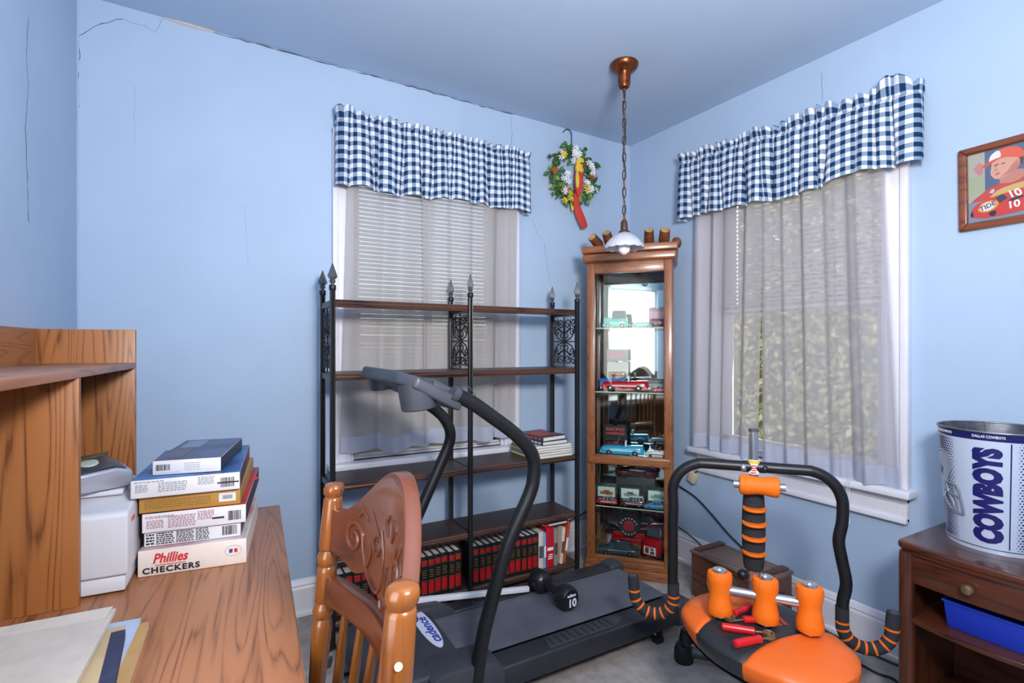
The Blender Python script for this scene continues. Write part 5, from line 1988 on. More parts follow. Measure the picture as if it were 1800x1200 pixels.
dr = bowed(.488, .583, NX0 + .018, NX0 + .03, .012, 'drawer')
p = Vector((NX0 + .0065, -1.943, .536)) - ns.location
MB().lathe([(.006, 0), (.006, .010), (.014, .014), (.0165, .022), (.013, .029), (.002, .032)], 20, T(p.x, p.y, p.z) @ RY(-pi / 2)).build('knob', M['brass'], dr)
bowed(.355, .373, NX0 + .015, NX1 - .012, .02, 'shelf', .006)
bowed(.06, .085, NX0 + .03, NX1 - .012, .005, 'bottom_shelf')
bowed(.02, .058, NX0 + .035, NX0 + .05, .0, 'plinth_rail')
bn = thing('storage_bin', 'bright blue plastic bin standing on the nightstand shelf', 'bin', (-.24, -1.985, .3735))
m = MB()
o_, i_ = [], []
for x, y in ((-.135, -.15), (.14, -.15), (.14, .125), (-.135, .125)):
    o_.append((x, y))
vs = [(x * .94, y * .94, 0) for x, y in o_] + [(x, y, .085) for x, y in o_] + [(x * .97, y * .97, .085) for x, y in o_] + [(x * .92, y * .92, .004) for x, y in o_]
fs = [(3, 2, 1, 0), (12, 13, 14, 15)]
for k in range(4):
    l = (k + 1) % 4
    fs += [(k, l, 4 + l, 4 + k), (4 + k, 4 + l, 8 + l, 8 + k), (8 + k, 8 + l, 12 + l, 12 + k)]
m.add(vs, fs)
m.build('tub', pm('bin_blue', (30, 60, 188), .35, trans=.1), bn, bevel=.003)
MB().tube([(x * 1.01, y * 1.01, .084) for x, y in o_], .004, 8, closed=True).build('rim', pm('bin_rim', (36, 70, 200), .35), bn)

# ================================================================== football wastebasket
BC = Vector((-.172, -1.93, NZ + .0005))
bk = thing('metal_bucket', 'silver metal bucket lettered COWBOYS in navy standing on the nightstand', 'bucket', BC)
BH, RB, RT = .378, .1275, .152


def br(z):
    return lerp(RB, RT, z / BH)


def bucket_mat():
    m, n, l, p = _new('bucket_print')
    uv = n.new('ShaderNodeUVMap')
    uv.uv_map = 'UVMap'
    sp = n.new('ShaderNodeSeparateXYZ')
    l.new(uv.outputs[0], sp.inputs[0])

    def math_(op, a, b_=None, c=None):
        q = n.new('ShaderNodeMath')
        q.operation = op
        for i, x in enumerate((a, b_, c)):
            if x is None:
                continue
            if isinstance(x, (int, float)):
                q.inputs[i].default_value = x
            else:
                l.new(x, q.inputs[i])
        return q.outputs[0]
    U, V = sp.outputs[0], sp.outputs[1]            # degrees / 360, metres of height
    ang = math_('MULTIPLY', U, 360.0)
    inten = None
    for c, hw in ((256, 40), (102, 50), (356, 20)):
        i_ = math_('SUBTRACT', 1.0, math_('DIVIDE', math_('ABSOLUTE', math_('SUBTRACT', ang, c)), hw))
        i_ = math_('MAXIMUM', i_, 0.0)
        inten = i_ if inten is None else math_('MAXIMUM', inten, i_)
    row = math_('DIVIDE', V, .0082)
    half = math_('MULTIPLY', math_('MODULO', math_('FLOOR', row), 2.0), .5)
    du = math_('SUBTRACT', math_('FRACT', math_('ADD', math_('DIVIDE', ang, 4.0), half)), .5)
    dv = math_('SUBTRACT', math_('FRACT', row), .5)
    dist = math_('SQRT', math_('ADD', math_('MULTIPLY', du, du), math_('MULTIPLY', dv, dv)))
    dots = math_('LESS_THAN', dist, math_('ADD', math_('MULTIPLY', inten, .95), math_('MULTIPLY', math_('GREATER_THAN', inten, .001), .2)))
    line = math_('LESS_THAN', math_('ABSOLUTE', math_('SUBTRACT', ang, 209.0)), .7)
    band = math_('GREATER_THAN', V, BH - .026)
    body = math_('MULTIPLY', math_('MAXIMUM', dots, line), math_('MULTIPLY', math_('GREATER_THAN', V, .02), math_('LESS_THAN', V, BH - .03)))
    fac = math_('MAXIMUM', body, band)
    mx = n.new('ShaderNodeMix')
    mx.data_type = 'RGBA'
    mx.inputs[6].default_value = lin((196, 206, 226))
    mx.inputs[7].default_value = lin((28, 30, 92))
    l.new(fac, mx.inputs[0])
    l.new(mx.outputs[2], p.inputs['Base Color'])
    p.inputs['Roughness'].default_value = .3
    p.inputs['Metallic'].default_value = .15
    p.inputs['Coat Weight'].default_value = .3
    return m


m = MB()
m.grid(lambda u, v: ((br(v * BH)) * cos(2 * pi * u), br(v * BH) * sin(2 * pi * u), v * BH), 96, 8, uvfn=lambda u, v: (u, v * BH))
m.build('body', bucket_mat(), bk, smooth=40)
galv = pm('galvanised', (150, 152, 158), .32, .85, col2=(112, 114, 120), vscale=24)
MB().lathe([(RT - .0015, BH), (RB - .0015, .004), (.004, .003)], 72, cap=False).build('inside', galv, bk)
MB().lathe([(.004, .0005), (RB - .001, .0005)], 72, cap=False).build('bottom', galv, bk)
MB().tube([((RT + .001) * cos(2 * pi * k / 72), (RT + .001) * sin(2 * pi * k / 72), BH) for k in range(72)], .0035, 8, closed=True).build('rolled_rim', galv, bk)
MB().tube([((br(.014) + .0005) * cos(2 * pi * k / 72), (br(.014) + .0005) * sin(2 * pi * k / 72), .014) for k in range(72)], .0016, 6, closed=True).build('bead', galv, bk)
MB().tube([((br(z) - .0025) * cos(RD(30)), (br(z) - .0025) * sin(RD(30)), z) for z in (.01, .2, BH)], .0014, 6).build('seam', galv, bk)


def wrap(a0, z0, vertical, lift=.0008):
    """lays flat lettering round the tapered side"""
    def fn(p):
        if vertical:
            z = z0 + p.x
            ang = a0 - p.y / br(z)
        else:
            z = z0 + p.y
            ang = a0 + p.x / br(z)
        r_ = br(z) + lift + p.z
        return Vector((r_ * cos(ang), r_ * sin(ang), z))
    return fn


navy = pm('bucket_navy', (26, 26, 96), .35)
MB().text('COWBOYS', .086, None, .0002, bold=.0062, width=.300, sub=4, fn=wrap(RD(189), .180, True, .0012)).build('team_lettering', navy, bk, smooth=0)
for a in (189, 242, 136):
    MB().text('DALLAS COWBOYS', .0115, None, .0002, bold=.0002, width=.078, sub=2, fn=wrap(RD(a), BH - .0135, False, .0009)).build('rim_lettering', pm('rim_white', (226, 228, 236), .4), bk, smooth=0)


def decal(name, pts, mat, a0, z0, lift, n=5, sm=True):
    P = smooth_path([(x, y, 0) for x, y in pts] + [(pts[0][0], pts[0][1], 0)], n)[:-1] if sm else [Vector((x, y, 0)) for x, y in pts]
    f = wrap(a0, z0, False, lift)
    c = sum((Vector((p.x, p.y, 0)) for p in P), Vector()) / len(P)
    mm = MB()
    vs = [f(c)] + [f(Vector((p.x, p.y, 0))) for p in P] + [f(c.lerp(Vector((p.x, p.y, 0)), .5)) for p in P]
    k = len(P)
    fs = []
    for i in range(k):
        j = (i + 1) % k
        fs += [(0, 1 + k + i, 1 + k + j), (1 + k + i, 1 + i, 1 + j, 1 + k + j)]
    mm.add(vs, fs)
    return mm.build(name, mat, bk, smooth=0, recalc=False)


grey = pm('helmet_grey', (118, 126, 140), .4)
dgrey = pm('helmet_outline', (62, 66, 84), .4)
white_ = pm('helmet_white', (220, 224, 232), .4)
ha, hz = RD(141), .165
hel = [(-.085, .02), (-.09, .07), (-.07, .115), (-.03, .13), (.0, .12), (.018, .095), (.012, .07), (.0, .055), (-.01, .02), (-.03, -.03), (-.06, -.03)]
decal('helmet_outline', [(x * 1.07, y * 1.05 + .0) for x, y in hel], white_, ha, hz, .0010)
decal('helmet_edge', [(x * 1.03, y * 1.025) for x, y in hel], dgrey, ha, hz, .0012)
decal('helmet_shell', hel, pm('helmet_silver', (176, 184, 198), .3, .4), ha, hz, .0014)
decal('helmet_star', [((-.045) + (.022 if k % 2 == 0 else .009) * cos(pi / 2 + k * pi / 5), .065 + (.022 if k % 2 == 0 else .009) * sin(pi / 2 + k * pi / 5)) for k in range(10)], navy, ha, hz, .0018, sm=False)
f = wrap(ha, hz, False, .0022)
bars = [[(-.012, .03), (.02, .03), (.036, .02), (.044, -.02), (.048, -.055), (.042, -.062), (.01, -.056), (-.012, -.04), (-.03, -.025)],
        [(-.02, .0), (.01, -.004), (.036, -.01), (.042, -.012)], [(-.012, .03), (-.006, .0), (.014, -.03), (.024, -.058)], [(.02, .03), (.022, .0), (.028, -.03), (.03, -.06)]]
for bb in bars:
    pts = [f(Vector((x, y, 0))) for x, y in [(q.x, q.y) for q in smooth_path([(x, y, 0) for x, y in bb], 5)]]
    MB().tube(pts, .0042, 6, flat=1).build('face_mask_bar', grey, bk)

# ================================================================== oak chair
chx = .010
ch = thing('pressed_back_chair', 'honey oak pressed back chair with carved crest pushed up to desk', 'chair', (-2.214 + chx, -1.826, 0), RD(-1.8))
HWC = .2365
lean = .085


def bow(y, amp=.062):
    return amp * (1 - (y / HWC) ** 2)


def lx_(z):
    return lean * (z - 1.0) * (1 if z > .45 else 0) + (lean * (.45 - 1.0) + (.45 - z) * .10 if z <= .45 else 0)


prof = [(.0005, 1.004), (.012, 1.0035), (.0175, 1.000), (.0195, .993), (.0185, .985), (.015, .980), (.0145, .978), (.0165, .976), (.0175, .972), (.0185, .93), (.0190, .885), (.0175, .881),
        (.0150, .880), (.0185, .873), (.0200, .864), (.0185, .855), (.0150, .850), (.0172, .848), (.0182, .84), (.0178, .785), (.0150, .782), (.0185, .775), (.0200, .767), (.0180, .757), (.0145, .752),
        (.0175, .746), (.0190, .735), (.0180, .70), (.0150, .64), (.0130, .58), (.0150, .54), (.0165, .50), (.0165, .44), (.0170, .40), (.0175, .30), (.0140, .29), (.0185, .28), (.0140, .27), (.016, .2), (.013, .03), (.011, .0)]
for s in (-1, 1):
    m = MB()
    m.lathe(prof[::-1], 22)
    m.v = [Vector((p.x + lx_(p.z), p.y + s * HWC, p.z)) for p in m.v]
    po = m.build('back_post', M['chair_wood'], ch, smooth=50)
    if s < 0:
        q = Vector((lx_(.925), -HWC - .0188, .925))
        MB().lathe([(.0045, -.001), (.0045, .0012)], 16, T(q.x - .004, q.y, q.z) @ RX(pi / 2)).build('dowel_plug', pm('dowel_pale', (206, 190, 172), .6), po)


def crest_top(t):          # t -1..1 along the width
    a = abs(t)
    return .958 + .108 * (cos(min(1, a / .93) * pi) * .5 + .5) ** .8


def crest_bot(t):
    a = abs(t)
    return .880 - .004 * cos(a * 9) - (.035 * math.exp(-((a) / .3) ** 2)) - .012 * math.exp(-((a - .62) / .12) ** 2)


def slat(name, top, bot, mat, amp, th=.022, nz=7, x_of=None):
    m = MB()
    W = HWC - .012
    nu = 40

    def fn(face):
        def g_(u, v):
            t = u * 2 - 1
            y = t * W
            z = lerp(bot(t), top(t), v)
            return (lx_(z) + bow(y, amp) + face * th / 2, y, z)
        return g_
    m.grid(fn(-1), nu, nz)
    m.grid(fn(1), nu, nz)
    m.grid(lambda u, v: (lx_(top(u * 2 - 1)) + bow((u * 2 - 1) * W, amp) + lerp(-1, 1, v) * th / 2, (u * 2 - 1) * W, top(u * 2 - 1)), nu, 2)
    m.grid(lambda u, v: (lx_(bot(u * 2 - 1)) + bow((u * 2 - 1) * W, amp) + lerp(-1, 1, v) * th / 2, (u * 2 - 1) * W, bot(u * 2 - 1)), nu, 2)
    for t in (-1, 1):
        m.grid(lambda u, v, t=t: (lx_(lerp(bot(t), top(t), v)) + bow(t * W, amp) + lerp(-1, 1, u) * th / 2, t * W, lerp(bot(t), top(t), v)), 1, nz)
    return m.build(name, mat, ch, bevel=.0025, seg=2, smooth=40)


cr_ = slat('crest_rail', crest_top, crest_bot, M['crest_wood'], .062, .024)
slat('lower_rail', lambda t: .832, lambda t: .784, M['crest_wood'], .058, .024, 3)


def carve(pts, r0=.0032):
    r0 *= 1.3
    """raised scroll pressed into the front of the crest: y, z points"""
    P = smooth_path([(y, z, 0) for y, z in pts], 5)
    n = len(P)
    MB().tube([(lx_(p.y) + bow(p.x) - .0122, p.x, p.y) for p in P], [r0 * (.55 + .45 * sin(pi * min(1, .12 + k / n))) for k in range(n)], 8).build('carved_scroll', M['crest_wood'], cr_)


def spir(cy_, cz_, r0, r1, a0, turns, n=14):
    return [(cy_ + lerp(r0, r1, k / n) * cos(a0 + turns * 2 * pi * k / n), cz_ + lerp(r0, r1, k / n) * sin(a0 + turns * 2 * pi * k / n)) for k in range(n + 1)]


for s in (-1, 1):
    carve([(s * y, z) for y, z in spir(.145, .925, .006, .030, 0, 1.45)] + [(s * .11, .91), (s * .085, .875), (s * .05, .865), (s * .03, .885), (s * .028, .93), (s * .045, .965)], .0036)
    carve([(s * y, z) for y, z in spir(.058, .935, .005, .021, 1.0, 1.3)] + [(s * .075, .97), (s * .092, .985)], .0034)
    carve([(s * .10, .885), (s * .085, .905), (s * .082, .93)], .0030)
    carve([(s * .03, .86), (s * .022, .85), (s * .010, .858)], .003)
    carve([(s * .135, .965), (s * .12, .975), (s * .10, .965)], .0026)
    carve([(s * .012, .965), (s * .02, .985), (s * .010, .998)], .0034)
    carve([(s * .012, .875), (s * .012, .9), (s * .004, .92)], .0034)
for k in range(7):
    y = lerp(-.17, .17, k / 6)
    x0 = lx_(.46) * .55 + bow(y, .03)
    MB().tube([(x0, y, .455), (lerp(x0, lx_(.62) + bow(y, .05), .5), y, .62), (lx_(.785) + bow(y, .058), y, .79)], [.0085, .0105, .007], 12).build('spindle', M['chair_wood'], ch)
sp_ = [(-.46, -.19), (-.47, .0), (-.46, .19), (-.40, .225), (-.2, .235), (-.02, .2), (.015, .1), (.02, 0), (.015, -.1), (-.02, -.2), (-.2, -.235), (-.40, -.225)]
P = smooth_path([(x, y, 0) for x, y in sp_] + [(sp_[0][0], sp_[0][1], 0)], 5)[:-1]
MB().prism([(p.x, p.y) for p in P], .425, .456).build('seat', M['chair_wood'], ch, bevel=.008, seg=3, smooth=40)
for s in (-1, 1):
    MB().lathe([(.012, 0), (.015, .08), (.018, .2), (.014, .21), (.02, .23), (.014, .25), (.018, .3), (.016, .43)], 16, T(-.41, s * .185)).build('front_leg', M['chair_wood'], ch)
    MB().tube([(-.41, s * .185, .17), (.0, s * .225, .17)], .009, 10).build('stretcher', M['chair_wood'], ch)

# ================================================================== desk with hutch
DZ = .70
dk = thing('computer_desk', 'oak laminate desk with tall hutch shelf against left wall', 'desk', (-2.204, -.60, 0), -RD(3.07))
MB().box(-.674, -1.75, DZ - .026, 0, 0, DZ).build('desk_top', M['oak_desk'], dk, bevel=.0025)
MB().box(-.0002, -1.748, DZ - .0245, .0012, -.002, DZ - .0015).build('edge_band', M['oak_desk_x'], dk)
for y in (-.05, -1.73):
    MB().box(-.65, y, 0, -.04, y + .018, DZ - .026).build('end_panel', M['oak_panel'], dk)
MB().box(-.665, -1.712, .25, -.65, -.05, DZ - .026).build('modesty_panel', M['oak_panel_h'], dk)
HB, HF = -.674, -.4185
MB().box(HB, -.018, DZ, HF, 0, 1.318).build('hutch_end_panel', M['oak_panel'], dk, bevel=.0015)
MB().box(HB, -1.19, DZ, HF, -1.172, 1.318).build('hutch_end_panel', M['oak_panel'], dk, bevel=.0015)
MB().box(HB, -1.172, DZ, HB + .014, -.018, 1.318).build('hutch_back_panel', M['oak_panel_h'], dk)
MB().box(HB + .014, -1.172, 1.196, HF, -.018, 1.214).build('hutch_shelf', M['oak_desk_x'], dk, bevel=.0015)
MB().box(HB + .014, -.603, DZ, HF, -.585, 1.196).build('hutch_divider', M['oak_panel'], dk, bevel=.0015)
MB().prism([(-.505, DZ + .001), (-.42, DZ + .001), (-.42, DZ + .055), (-.435, DZ + .075), (-.47, DZ + .075), (-.48, DZ + .058), (-.505, DZ + .05)], .0182, .0188, Matrix(((1, 0, 0, 0), (0, 0, -1, 0), (0, 1, 0, 0), (0, 0, 0, 1)))).build('worn_patch', pm('bare_board', (160, 112, 92), .7, var=.1, vscale=40), dk)
bpy.context.view_layer.update()
dm_ = dk.matrix_world.copy()
dyaw = -RD(3.07)


def D(x, y, z=DZ):
    return dm_ @ Vector((x, y, z))


# printer
E2 = .0006
pn = thing('printer', 'light grey desktop printer on the desk under the hutch', 'printer', D(-.498, -.43, DZ + E2), dyaw)
pg_ = pm('printer_grey', (206, 206, 212), .5, var=.03, bump=.05, bscale=600)
MB().box(-.155, -.135, .004, .155, .16, .038).build('base', pg_, pn, bevel=.004)
m = MB()
m.prism([(-.138, .040), (-.138, .178), (-.128, .186), (-.02, .192), (-.005, .2), (.165, .205), (.165, .040)], -.16, .16, Matrix(((0, 0, 1, 0), (1, 0, 0, 0), (0, 1, 0, 0), (0, 0, 0, 1))))
m.build('housing', pg_, pn, bevel=.006, seg=3)
MB().box(-.13, -.02, .199, .13, .13, .212, RX(RD(1))).build('lid', pg_, pn, bevel=.004)
for x in (-.13, .13):
    for y in (-.11, .13):
        MB().lathe([(.01, 0), (.01, .005)], 12, T(x, y)).build('foot', M['rubber'], pn)
MB().box(.1602, -.1, .15, .1612, -.07, .16).build('badge', pm('printer_badge', (196, 90, 84), .5), pn)
# silver answering machine on the printer
am = thing('answering_machine', 'silver and dark grey answering machine on top of the grey printer', 'telephone', D(-.452, -.452, DZ + E2 + .2135), dyaw + RD(30))
m = MB()
m.prism([(-.11, 0), (-.115, .012), (-.09, .026), (-.02, .046), (.06, .052), (.095, .04), (.10, .0)], -.035, .035, XZ)
m.build('body', pm('silver_plastic', (176, 178, 190), .3, .4), am, bevel=.008, seg=3, smooth=50)
m = MB()
m.prism([(-.105, .020), (-.03, .044), (.055, .054), (.085, .046), (.06, .056), (-.03, .050), (-.1, .03)], -.028, .06, XZ)
m.build('top_panel', pm('dark_panel', (58, 60, 66), .35), am, bevel=.002)
MB().lathe([(.020, 0), (.019, .004), (.014, .005)], 20, T(.02, .022, .053) @ RY(RD(-8))).build('round_button', pm('pale_green', (176, 190, 176), .4), am)
am.rotation_euler = (RD(10), 0, dyaw + RD(30))
am.location.z += .0065
MB().box(-.09, .032, 0, .08, .08, .03).build('cradle', pm('cradle_dark', (52, 54, 60), .4), am, bevel=.006)
tb = thing('photo_album', 'dark green edged album with tan cover lying behind the answering machine', 'album', D(-.55, -.345, DZ + E2 + .2145), dyaw + RD(-20))
tb.rotation_euler = (RD(0), RD(-9), dyaw + RD(-16))
tb.location.z += .021
MB().box(-.11, -.075, 0, .11, .075, .006).box(-.11, -.075, .024, .11, .075, .03).box(.105, -.075, 0, .11, .075, .03).build('cover', pm('album_cover', (112, 106, 74), .45, col2=(70, 64, 48), vscale=14), tb, bevel=.002)
MB().box(-.105, -.072, .006, .104, .072, .024).build('page_block', pm('album_edge', (40, 48, 44), .5), tb)
cc = thing('cable_coil', 'black cable coil hanging inside the hutch beneath the shelf', 'cable', D(-.645, -.30, 1.0))
co = [(.012 + .004 * sin(k * 1.7), .0 + .055 * cos(k * .42), .075 * sin(k * .42) + .1) for k in range(70)]
MB().tube(smooth_path(co, 3), .0042, 7).build('cable', M['cord'], cc)
MB().box(.0, -.006, .165, .012, .006, .19).build('cable_hook', M['black_metal'], cc)

# stack of board game boxes
sa, sb = D(0, 0), None
org = Vector((-2.5615, -1.072, DZ))
sy = RD(-7.1)
ex_ = Vector((cos(sy), sin(sy), 0))
ey_ = Vector((-sin(sy), cos(sy), 0))
rr = random.Random(21)
ink = pm('box_ink', (150, 152, 162), .6)
inkd = pm('box_ink_dark', (34, 34, 40), .6)
inkr = pm('box_ink_red', (206, 60, 70), .6)


def game_box(label, dx, dy, z, w_, d, h, side, top, dark=None, ang=0.0, lid_lip=False):
    o = org + ex_ * (dx + w_ / 2) + ey_ * (dy + d / 2)
    r = thing('board_game_box', label, 'game box', (o.x, o.y, z), sy + ang, 'board games stacked on the desk')
    MB().box(-w_ / 2, -d / 2, 0, w_ / 2, d / 2, h).build('box', side, r, bevel=.0018)
    MB().box(-w_ / 2 + .0008, -d / 2 + .0008, h - .0004, w_ / 2 - .0008, d / 2 - .0008, h + .0006).build('printed_top', top, r)
    MB().box(w_ / 2 - .0004, -d / 2 + .001, .001, w_ / 2 + .0005, d / 2 - .001, h - .001).build('printed_side', dark or top, r)
    MB().box(-w_ / 2 - .0005, -d / 2 + .001, .001, -w_ / 2 + .0004, d / 2 - .001, h - .001).build('printed_side', dark or top, r)
    return r


def fbox(r, nm, mt, w_, d, h, rects):
    m = MB()
    for x0, z0, x1, z1 in rects:
        m.box(lerp(-w_ / 2, w_ / 2, x0), -d / 2 - .0006, h * z0, lerp(-w_ / 2, w_ / 2, x1), -d / 2 + .0002, h * z1)
    return m.build(nm, mt, r, kind='stuff') if len(rects) > 1 else m.build(nm, mt, r)


def small_print(r, w_, d, h, blocks, mt):
    rects = []
    for x0, z0, x1, z1, n in blocks:
        for k in range(n):
            z = lerp(z1, z0, (k + .5) / n)
            t = (z1 - z0) / n * .28
            x = x0
            while x < x1 - .01:
                l = rr.uniform(.012, .035)
                rects.append((x, z - t, min(x1, x + l), z + t))
                x += l + rr.uniform(.005, .012)
    fbox(r, 'small_print', mt, w_, d, h, rects)


def barcode(r, w_, d, h, x0, z0, x1, z1, n=14):
    rects = []
    for k in range(n):
        x = lerp(x0, x1, k / n)
        rects.append((x, z0, x + (x1 - x0) / n * rr.choice((.35, .55, .75)), z1))
    fbox(r, 'barcode', inkd, w_, d, h, rects)


cream = pm('box_cream', (230, 216, 206), .55, var=.04, vscale=12)
wht = pm('box_white', (226, 224, 228), .5, var=.03, vscale=12)
r = game_box('cream PHILLIES CHECKERS game box at bottom of the desk stack', 0, 0, DZ + E2, .235, .40, .064, cream, pm('checkers_top', (206, 200, 200), .5, col2=(176, 110, 118), vscale=7), cream)
MB().text('Phillies', .033, T(-.051, -.2006, .040) @ RX(pi / 2) @ RZ(RD(0)), .0003, bold=.0008, shear=.28, width=.075).build('red_script', pm('phillies_red', (206, 42, 52), .5), r)
MB().box(-.083, -.2006, .0235, -.018, -.2, .0252).build('underline', bpy.data.materials['phillies_red'], r)
MB().text('CHECKERS', .0195, T(-.048, -.2006, .0125) @ RX(pi / 2), .0003, bold=.0008, width=.122, spacing=1.2).build('black_title', inkd, r)
lo = [(.088 + .019 * cos(2 * pi * k / 28), .036 + .0135 * sin(2 * pi * k / 28)) for k in range(28)]
MB().tube([(x, -.2004, z) for x, z in lo], .0005, 5, closed=True).build('league_oval', ink, r)
MB().box(.0785, -.2006, .031, .0865, -.2, .041).build('league_blue', pm('league_blue', (40, 70, 150), .5), r)
MB().box(.0895, -.2006, .031, .0975, -.2, .041).build('league_red', bpy.data.materials['phillies_red'], r)
MB().prism([(.0855, .031), (.0875, .038), (.091, .041), (.0895, .036), (.0915, .031)], .2003, .2008, RX(pi / 2)).build('league_batter', wht, r)
z = DZ + E2 + .066
r = game_box('thin white game box with dense black print above the checkers box', .008, .018, z, .213, .39, .036, wht, pm('gb2_top', (60, 84, 130), .5, col2=(120, 60, 70), vscale=8))
small_print(r, .213, .39, .036, [(.02, .1, .1, .9, 4), (.12, .08, .3, .92, 6), (.32, .08, .5, .92, 8), (.52, .08, .66, .92, 8)], inkd)
barcode(r, .213, .39, .036, .8, .2, .96, .85)
z += .0378
r = game_box('white game box with red print and red graphic top in mid stack', .006, .008, z, .228, .45, .047, wht, pm('gb3_top', (196, 34, 44), .45, col2=(40, 36, 44), vscale=9), pm('gb3_side', (46, 44, 50), .5, col2=(110, 40, 46), vscale=14))
small_print(r, .228, .45, .047, [(.03, .72, .3, .86, 2), (.04, .2, .2, .65, 5), (.24, .15, .5, .8, 7), (.52, .4, .68, .9, 6)], pm('gb3_ink', (166, 120, 128), .6))
barcode(r, .228, .45, .047, .82, .2, .95, .72)
fbox(r, 'pen_stroke', inkd, .228, .45, .047, [(.66, .36, .78, .46)])
MB().text('5', .085, T(.095, .06, .0482) @ RZ(RD(80)), .0003, bold=.004).build('top_numeral', inkr, r)
z += .0488
gold_ = pm('box_gold', (182, 138, 66), .45, var=.06, vscale=14)
r = game_box('golden tan game box with white price sticker in the stack', .0, .01, z, .22, .41, .041, gold_, gold_, gold_)
small_print(r, .22, .41, .041, [(.05, .2, .7, .75, 4)], pm('gold_ink', (150, 108, 50), .6))
fbox(r, 'price_sticker', wht, .22, .41, .041, [(.78, .25, .955, .78)])
m = MB()
for k in range(8):
    m.box(-.11 + .22 * (.82 + k * .013), -.2062, .041 * .4, -.11 + .22 * (.826 + k * .013), -.2055, .041 * .65)
m.build('barcode', inkd, r, kind='stuff')
z += .0428
navyt = pm('gb5_top', (38, 70, 122), .4, col2=(70, 128, 190), vscale=7)
r = game_box('white fronted game box with blue top, second from the top of stack', -.018, -.008, z, .234, .40, .044, wht, navyt, pm('gb5_side', (40, 44, 60), .5, col2=(150, 44, 54), vscale=12), RD(1.5))
small_print(r, .234, .40, .044, [(.03, .82, .3, .92, 1), (.04, .3, .15, .75, 5), (.24, .25, .5, .8, 5), (.6, .45, .76, .92, 6)], ink)
barcode(r, .234, .40, .044, .81, .2, .95, .75)
r2 = fbox(r, 'pen_stroke', inkd, .234, .40, .044, [(.78, .42, .99, .5)])
z += .0458
gt = pm('gb6_top', (70, 84, 120), .35, col2=(38, 44, 66), vscale=9)
r = game_box('small game box with dark blue shrink wrapped top, topmost in stack', .034, .02, z, .152, .30, .036, wht, gt, pm('gb6_side', (40, 46, 66), .4, var=.2), RD(-4))
barcode(r, .152, .30, .036, .05, .3, .25, .72)
small_print(r, .152, .30, .036, [(.46, .2, .7, .8, 4), (.04, .1, .4, .2, 1)], pm('gb6_ink', (186, 188, 196), .6))
MB().box(-.06, .02, .0367, -.01, .13, .0372).build('pale_picture', pm('gb6_pic', (120, 136, 160), .4), r)
MB().box(-.06, -.12, .0367, -.02, .0, .0372).build('brown_picture', pm('gb6_pic2', (96, 84, 96), .4), r)

# papers and old books at the near end of the desk
zz = DZ + E2
for nm, lab, cat, cx_, cy_, w_, d, h, rot, col, ecol in (
        ('old_book', 'worn tan paperback at the bottom of the pile nearest the camera', 'book', -2.637, -1.497, .242, .29, .012, -2, (190, 150, 96), (214, 200, 178)),
        ('magazine', 'pale blue magazine sticking out of the near paper pile', 'magazine', -2.652, -1.478, .235, .275, .007, -4, (176, 196, 224), (220, 216, 210)),
        ('old_book', 'old book with torn navy spine in the near paper pile', 'book', -2.648, -1.545, .225, .27, .016, 3, (196, 172, 134), (212, 198, 176)),
        ('magazine', 'cream paper folder under the top sheets of the near pile', 'magazine', -2.70, -1.50, .235, .285, .006, 2, (176, 156, 138), (210, 204, 196)),
        ('magazine', 'cream magazine with folded edges on top of the near paper pile', 'magazine', -2.692, -1.487, .24, .285, .006, -3, (206, 198, 188), (186, 176, 166))):
    r = thing(nm, lab, cat, (cx_, cy_, zz), RD(rot))
    t = .001
    cv = pm('pile_' + str(col[2]) + str(w_), col, .6, var=.12, vscale=18)
    MB().box(-w_ / 2, -d / 2, 0, w_ / 2, d / 2, t).box(-w_ / 2, -d / 2, h - t, w_ / 2, d / 2, h).build('cover', cv, r)
    MB().box(-w_ / 2 + .001, -d / 2 + .001, t, w_ / 2 - .001, d / 2 - .001, h - t).build('page_block', pm('pile_edge_' + str(ecol[2]) + str(h), ecol, .8, var=.2, vscale=200), r)
    if 'navy' in lab:
        MB().box(w_ / 2 - .02, -d / 2 - .0005, -.0002, w_ / 2 + .0012, d / 2 - .02, h + .0006).build('torn_spine', pm('navy_cloth', (52, 58, 88), .7, var=.3, vscale=60), r)
    if 'folded' in lab:
        m = MB()
        m.add([(-w_ / 2 + .02, d / 2 - .03, h), (w_ / 2 - .01, d / 2 - .035, h), (w_ / 2 - .004, d / 2 - .004, h + .006), (-w_ / 2 + .01, d / 2 - .004, h + .004),
               (-w_ / 2 + .02, d / 2 - .03, h + .0006), (w_ / 2 - .01, d / 2 - .035, h + .0006), (w_ / 2 - .004, d / 2 - .004, h + .0066), (-w_ / 2 + .01, d / 2 - .004, h + .0046)],
              [(0, 3, 2, 1), (4, 5, 6, 7), (0, 1, 5, 4), (1, 2, 6, 5), (2, 3, 7, 6), (3, 0, 4, 7)])
        m.build('curled_sheet', cv, r)
    zz += h + .0008

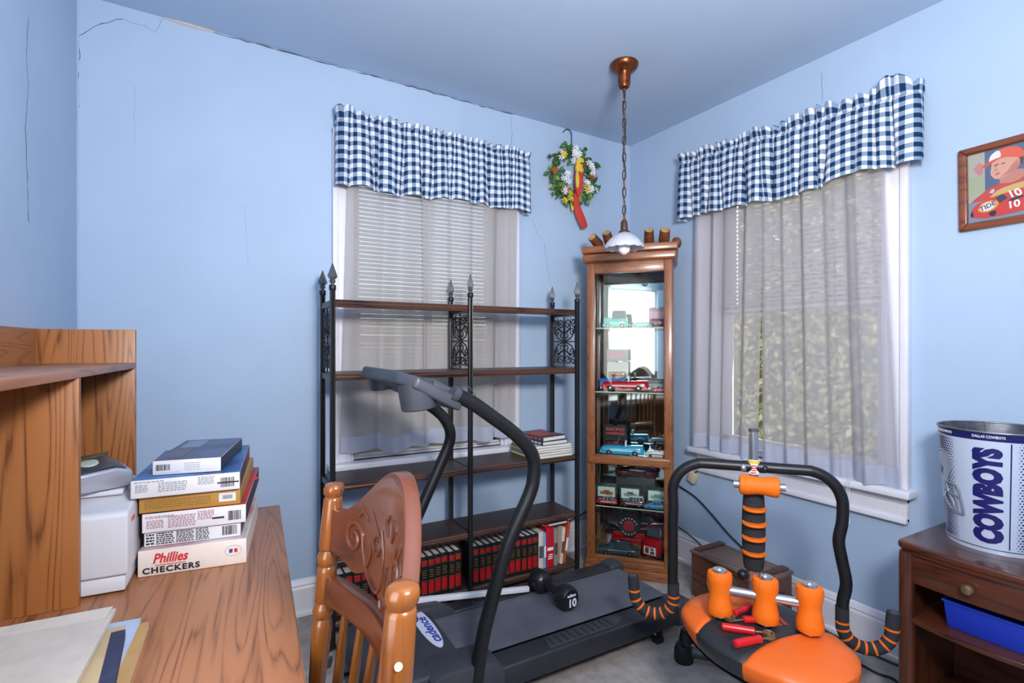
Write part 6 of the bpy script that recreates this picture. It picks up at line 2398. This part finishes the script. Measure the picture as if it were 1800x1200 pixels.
# ================================================================== cords and the small wall bits
c1 = thing('power_cord', 'black cord arching down the right wall behind the exercise machine', 'cord', (0, -.7, 0))
pts = [on_x(1150, 838, -.012), on_x(1178, 846, -.012), on_x(1200, 858, -.012), on_x(1225, 876, -.012), on_x(1252, 905, -.012), on_x(1280, 938, -.012), on_x(1304, 962, -.012), on_x(1322, 985, -.012), Vector((-.03, -1.22, .05)), Vector((-.045, -1.3, .006)), Vector((-.06, -1.5, .0055)), Vector((-.05, -1.7, .0055))]
put(MB().tube(smooth_path(pts, 6), .0045, 8), 'cord', M['cord'], c1)
c2 = thing('power_cord', 'thin black cord running over the baseboard behind the wooden crate', 'cord', (0, -.5, 0))
pts = [on_x(1130, 905, -.02), on_x(1165, 914, -.025), on_x(1192, 926, -.028), on_x(1212, 940, -.034), on_x(1230, 956, -.04), Vector((-.05, -.74, .1)), Vector((-.06, -.72, .02)), Vector((-.07, -.6, .005))]
put(MB().tube(smooth_path(pts, 6), .0035, 8), 'cord', M['cord'], c2)
c3 = thing('power_cord', 'black cord looping from the wall between bookcase and display cabinet', 'cord', (-.6, -.03, 0))
pts = [on_y(960, 935, -.03), on_y(1003, 914, -.03), on_y(1022, 904, -.03), on_y(1040, 893, -.03), on_y(1060, 885, -.03)]
put(MB().tube(smooth_path(pts, 6), .004, 8), 'cord', M['cord'], c3)
c4 = thing('power_cord', 'black cord lying on the carpet between exercise machine and nightstand', 'cord', (-.4, -1.5, 0))
pts = [Vector((-.10, -1.25, .0055)), Vector((-.17, -1.37, .0055)), on_z(1500, 1160, .0055), on_z(1540, 1182, .0055), on_z(1580, 1200, .0055), Vector((-.33, -1.82, .0055)), Vector((-.2, -2.1, .0055))]
put(MB().tube(smooth_path(pts, 6), .005, 8), 'cord', M['cord'], c4)
c5 = thing('power_cord', 'black cord tangled on the carpet under the carved chair', 'cord', (-2.1, -1.2, 0))
pts = [Vector((-2.16, -1.42, .0055)), on_z(546, 1188, .0055), on_z(572, 1150, .0055), on_z(592, 1138, .0055), on_z(612, 1150, .0055), on_z(622, 1180, .0055), on_z(600, 1196, .0055), Vector((-2.0, -1.0, .0055))]
put(MB().tube(smooth_path(pts, 6), .0055, 8), 'cord', M['cord'], c5)
q = on_z(577, 1170, .011)
put(MB().tube([q, q + Vector((.012, .03, 0)), q + Vector((.02, .055, 0))], [.010, .009, .006], 10), 'plug', M['grey_metal'], c5)
ad_ = thing('wall_adapter', 'beige plug adapter hanging on the right wall under the window sill', 'adapter', on_x(1222, 838, -.001), -pi / 2)
ad_.rotation_euler = (0, RD(22), -pi / 2)
MB().box(-.026, -.034, -.03, .026, 0, .03).build('adapter', pm('adapter_beige', (206, 188, 164), .5), ad_, bevel=.006)
MB().tube(smooth_path([(.0, -.018, .03), (.012, -.02, .05), (.014, -.03, .08), (.01, -.04, .10)], 5), .003, 7).build('adapter_cord', M['cord'], ad_)
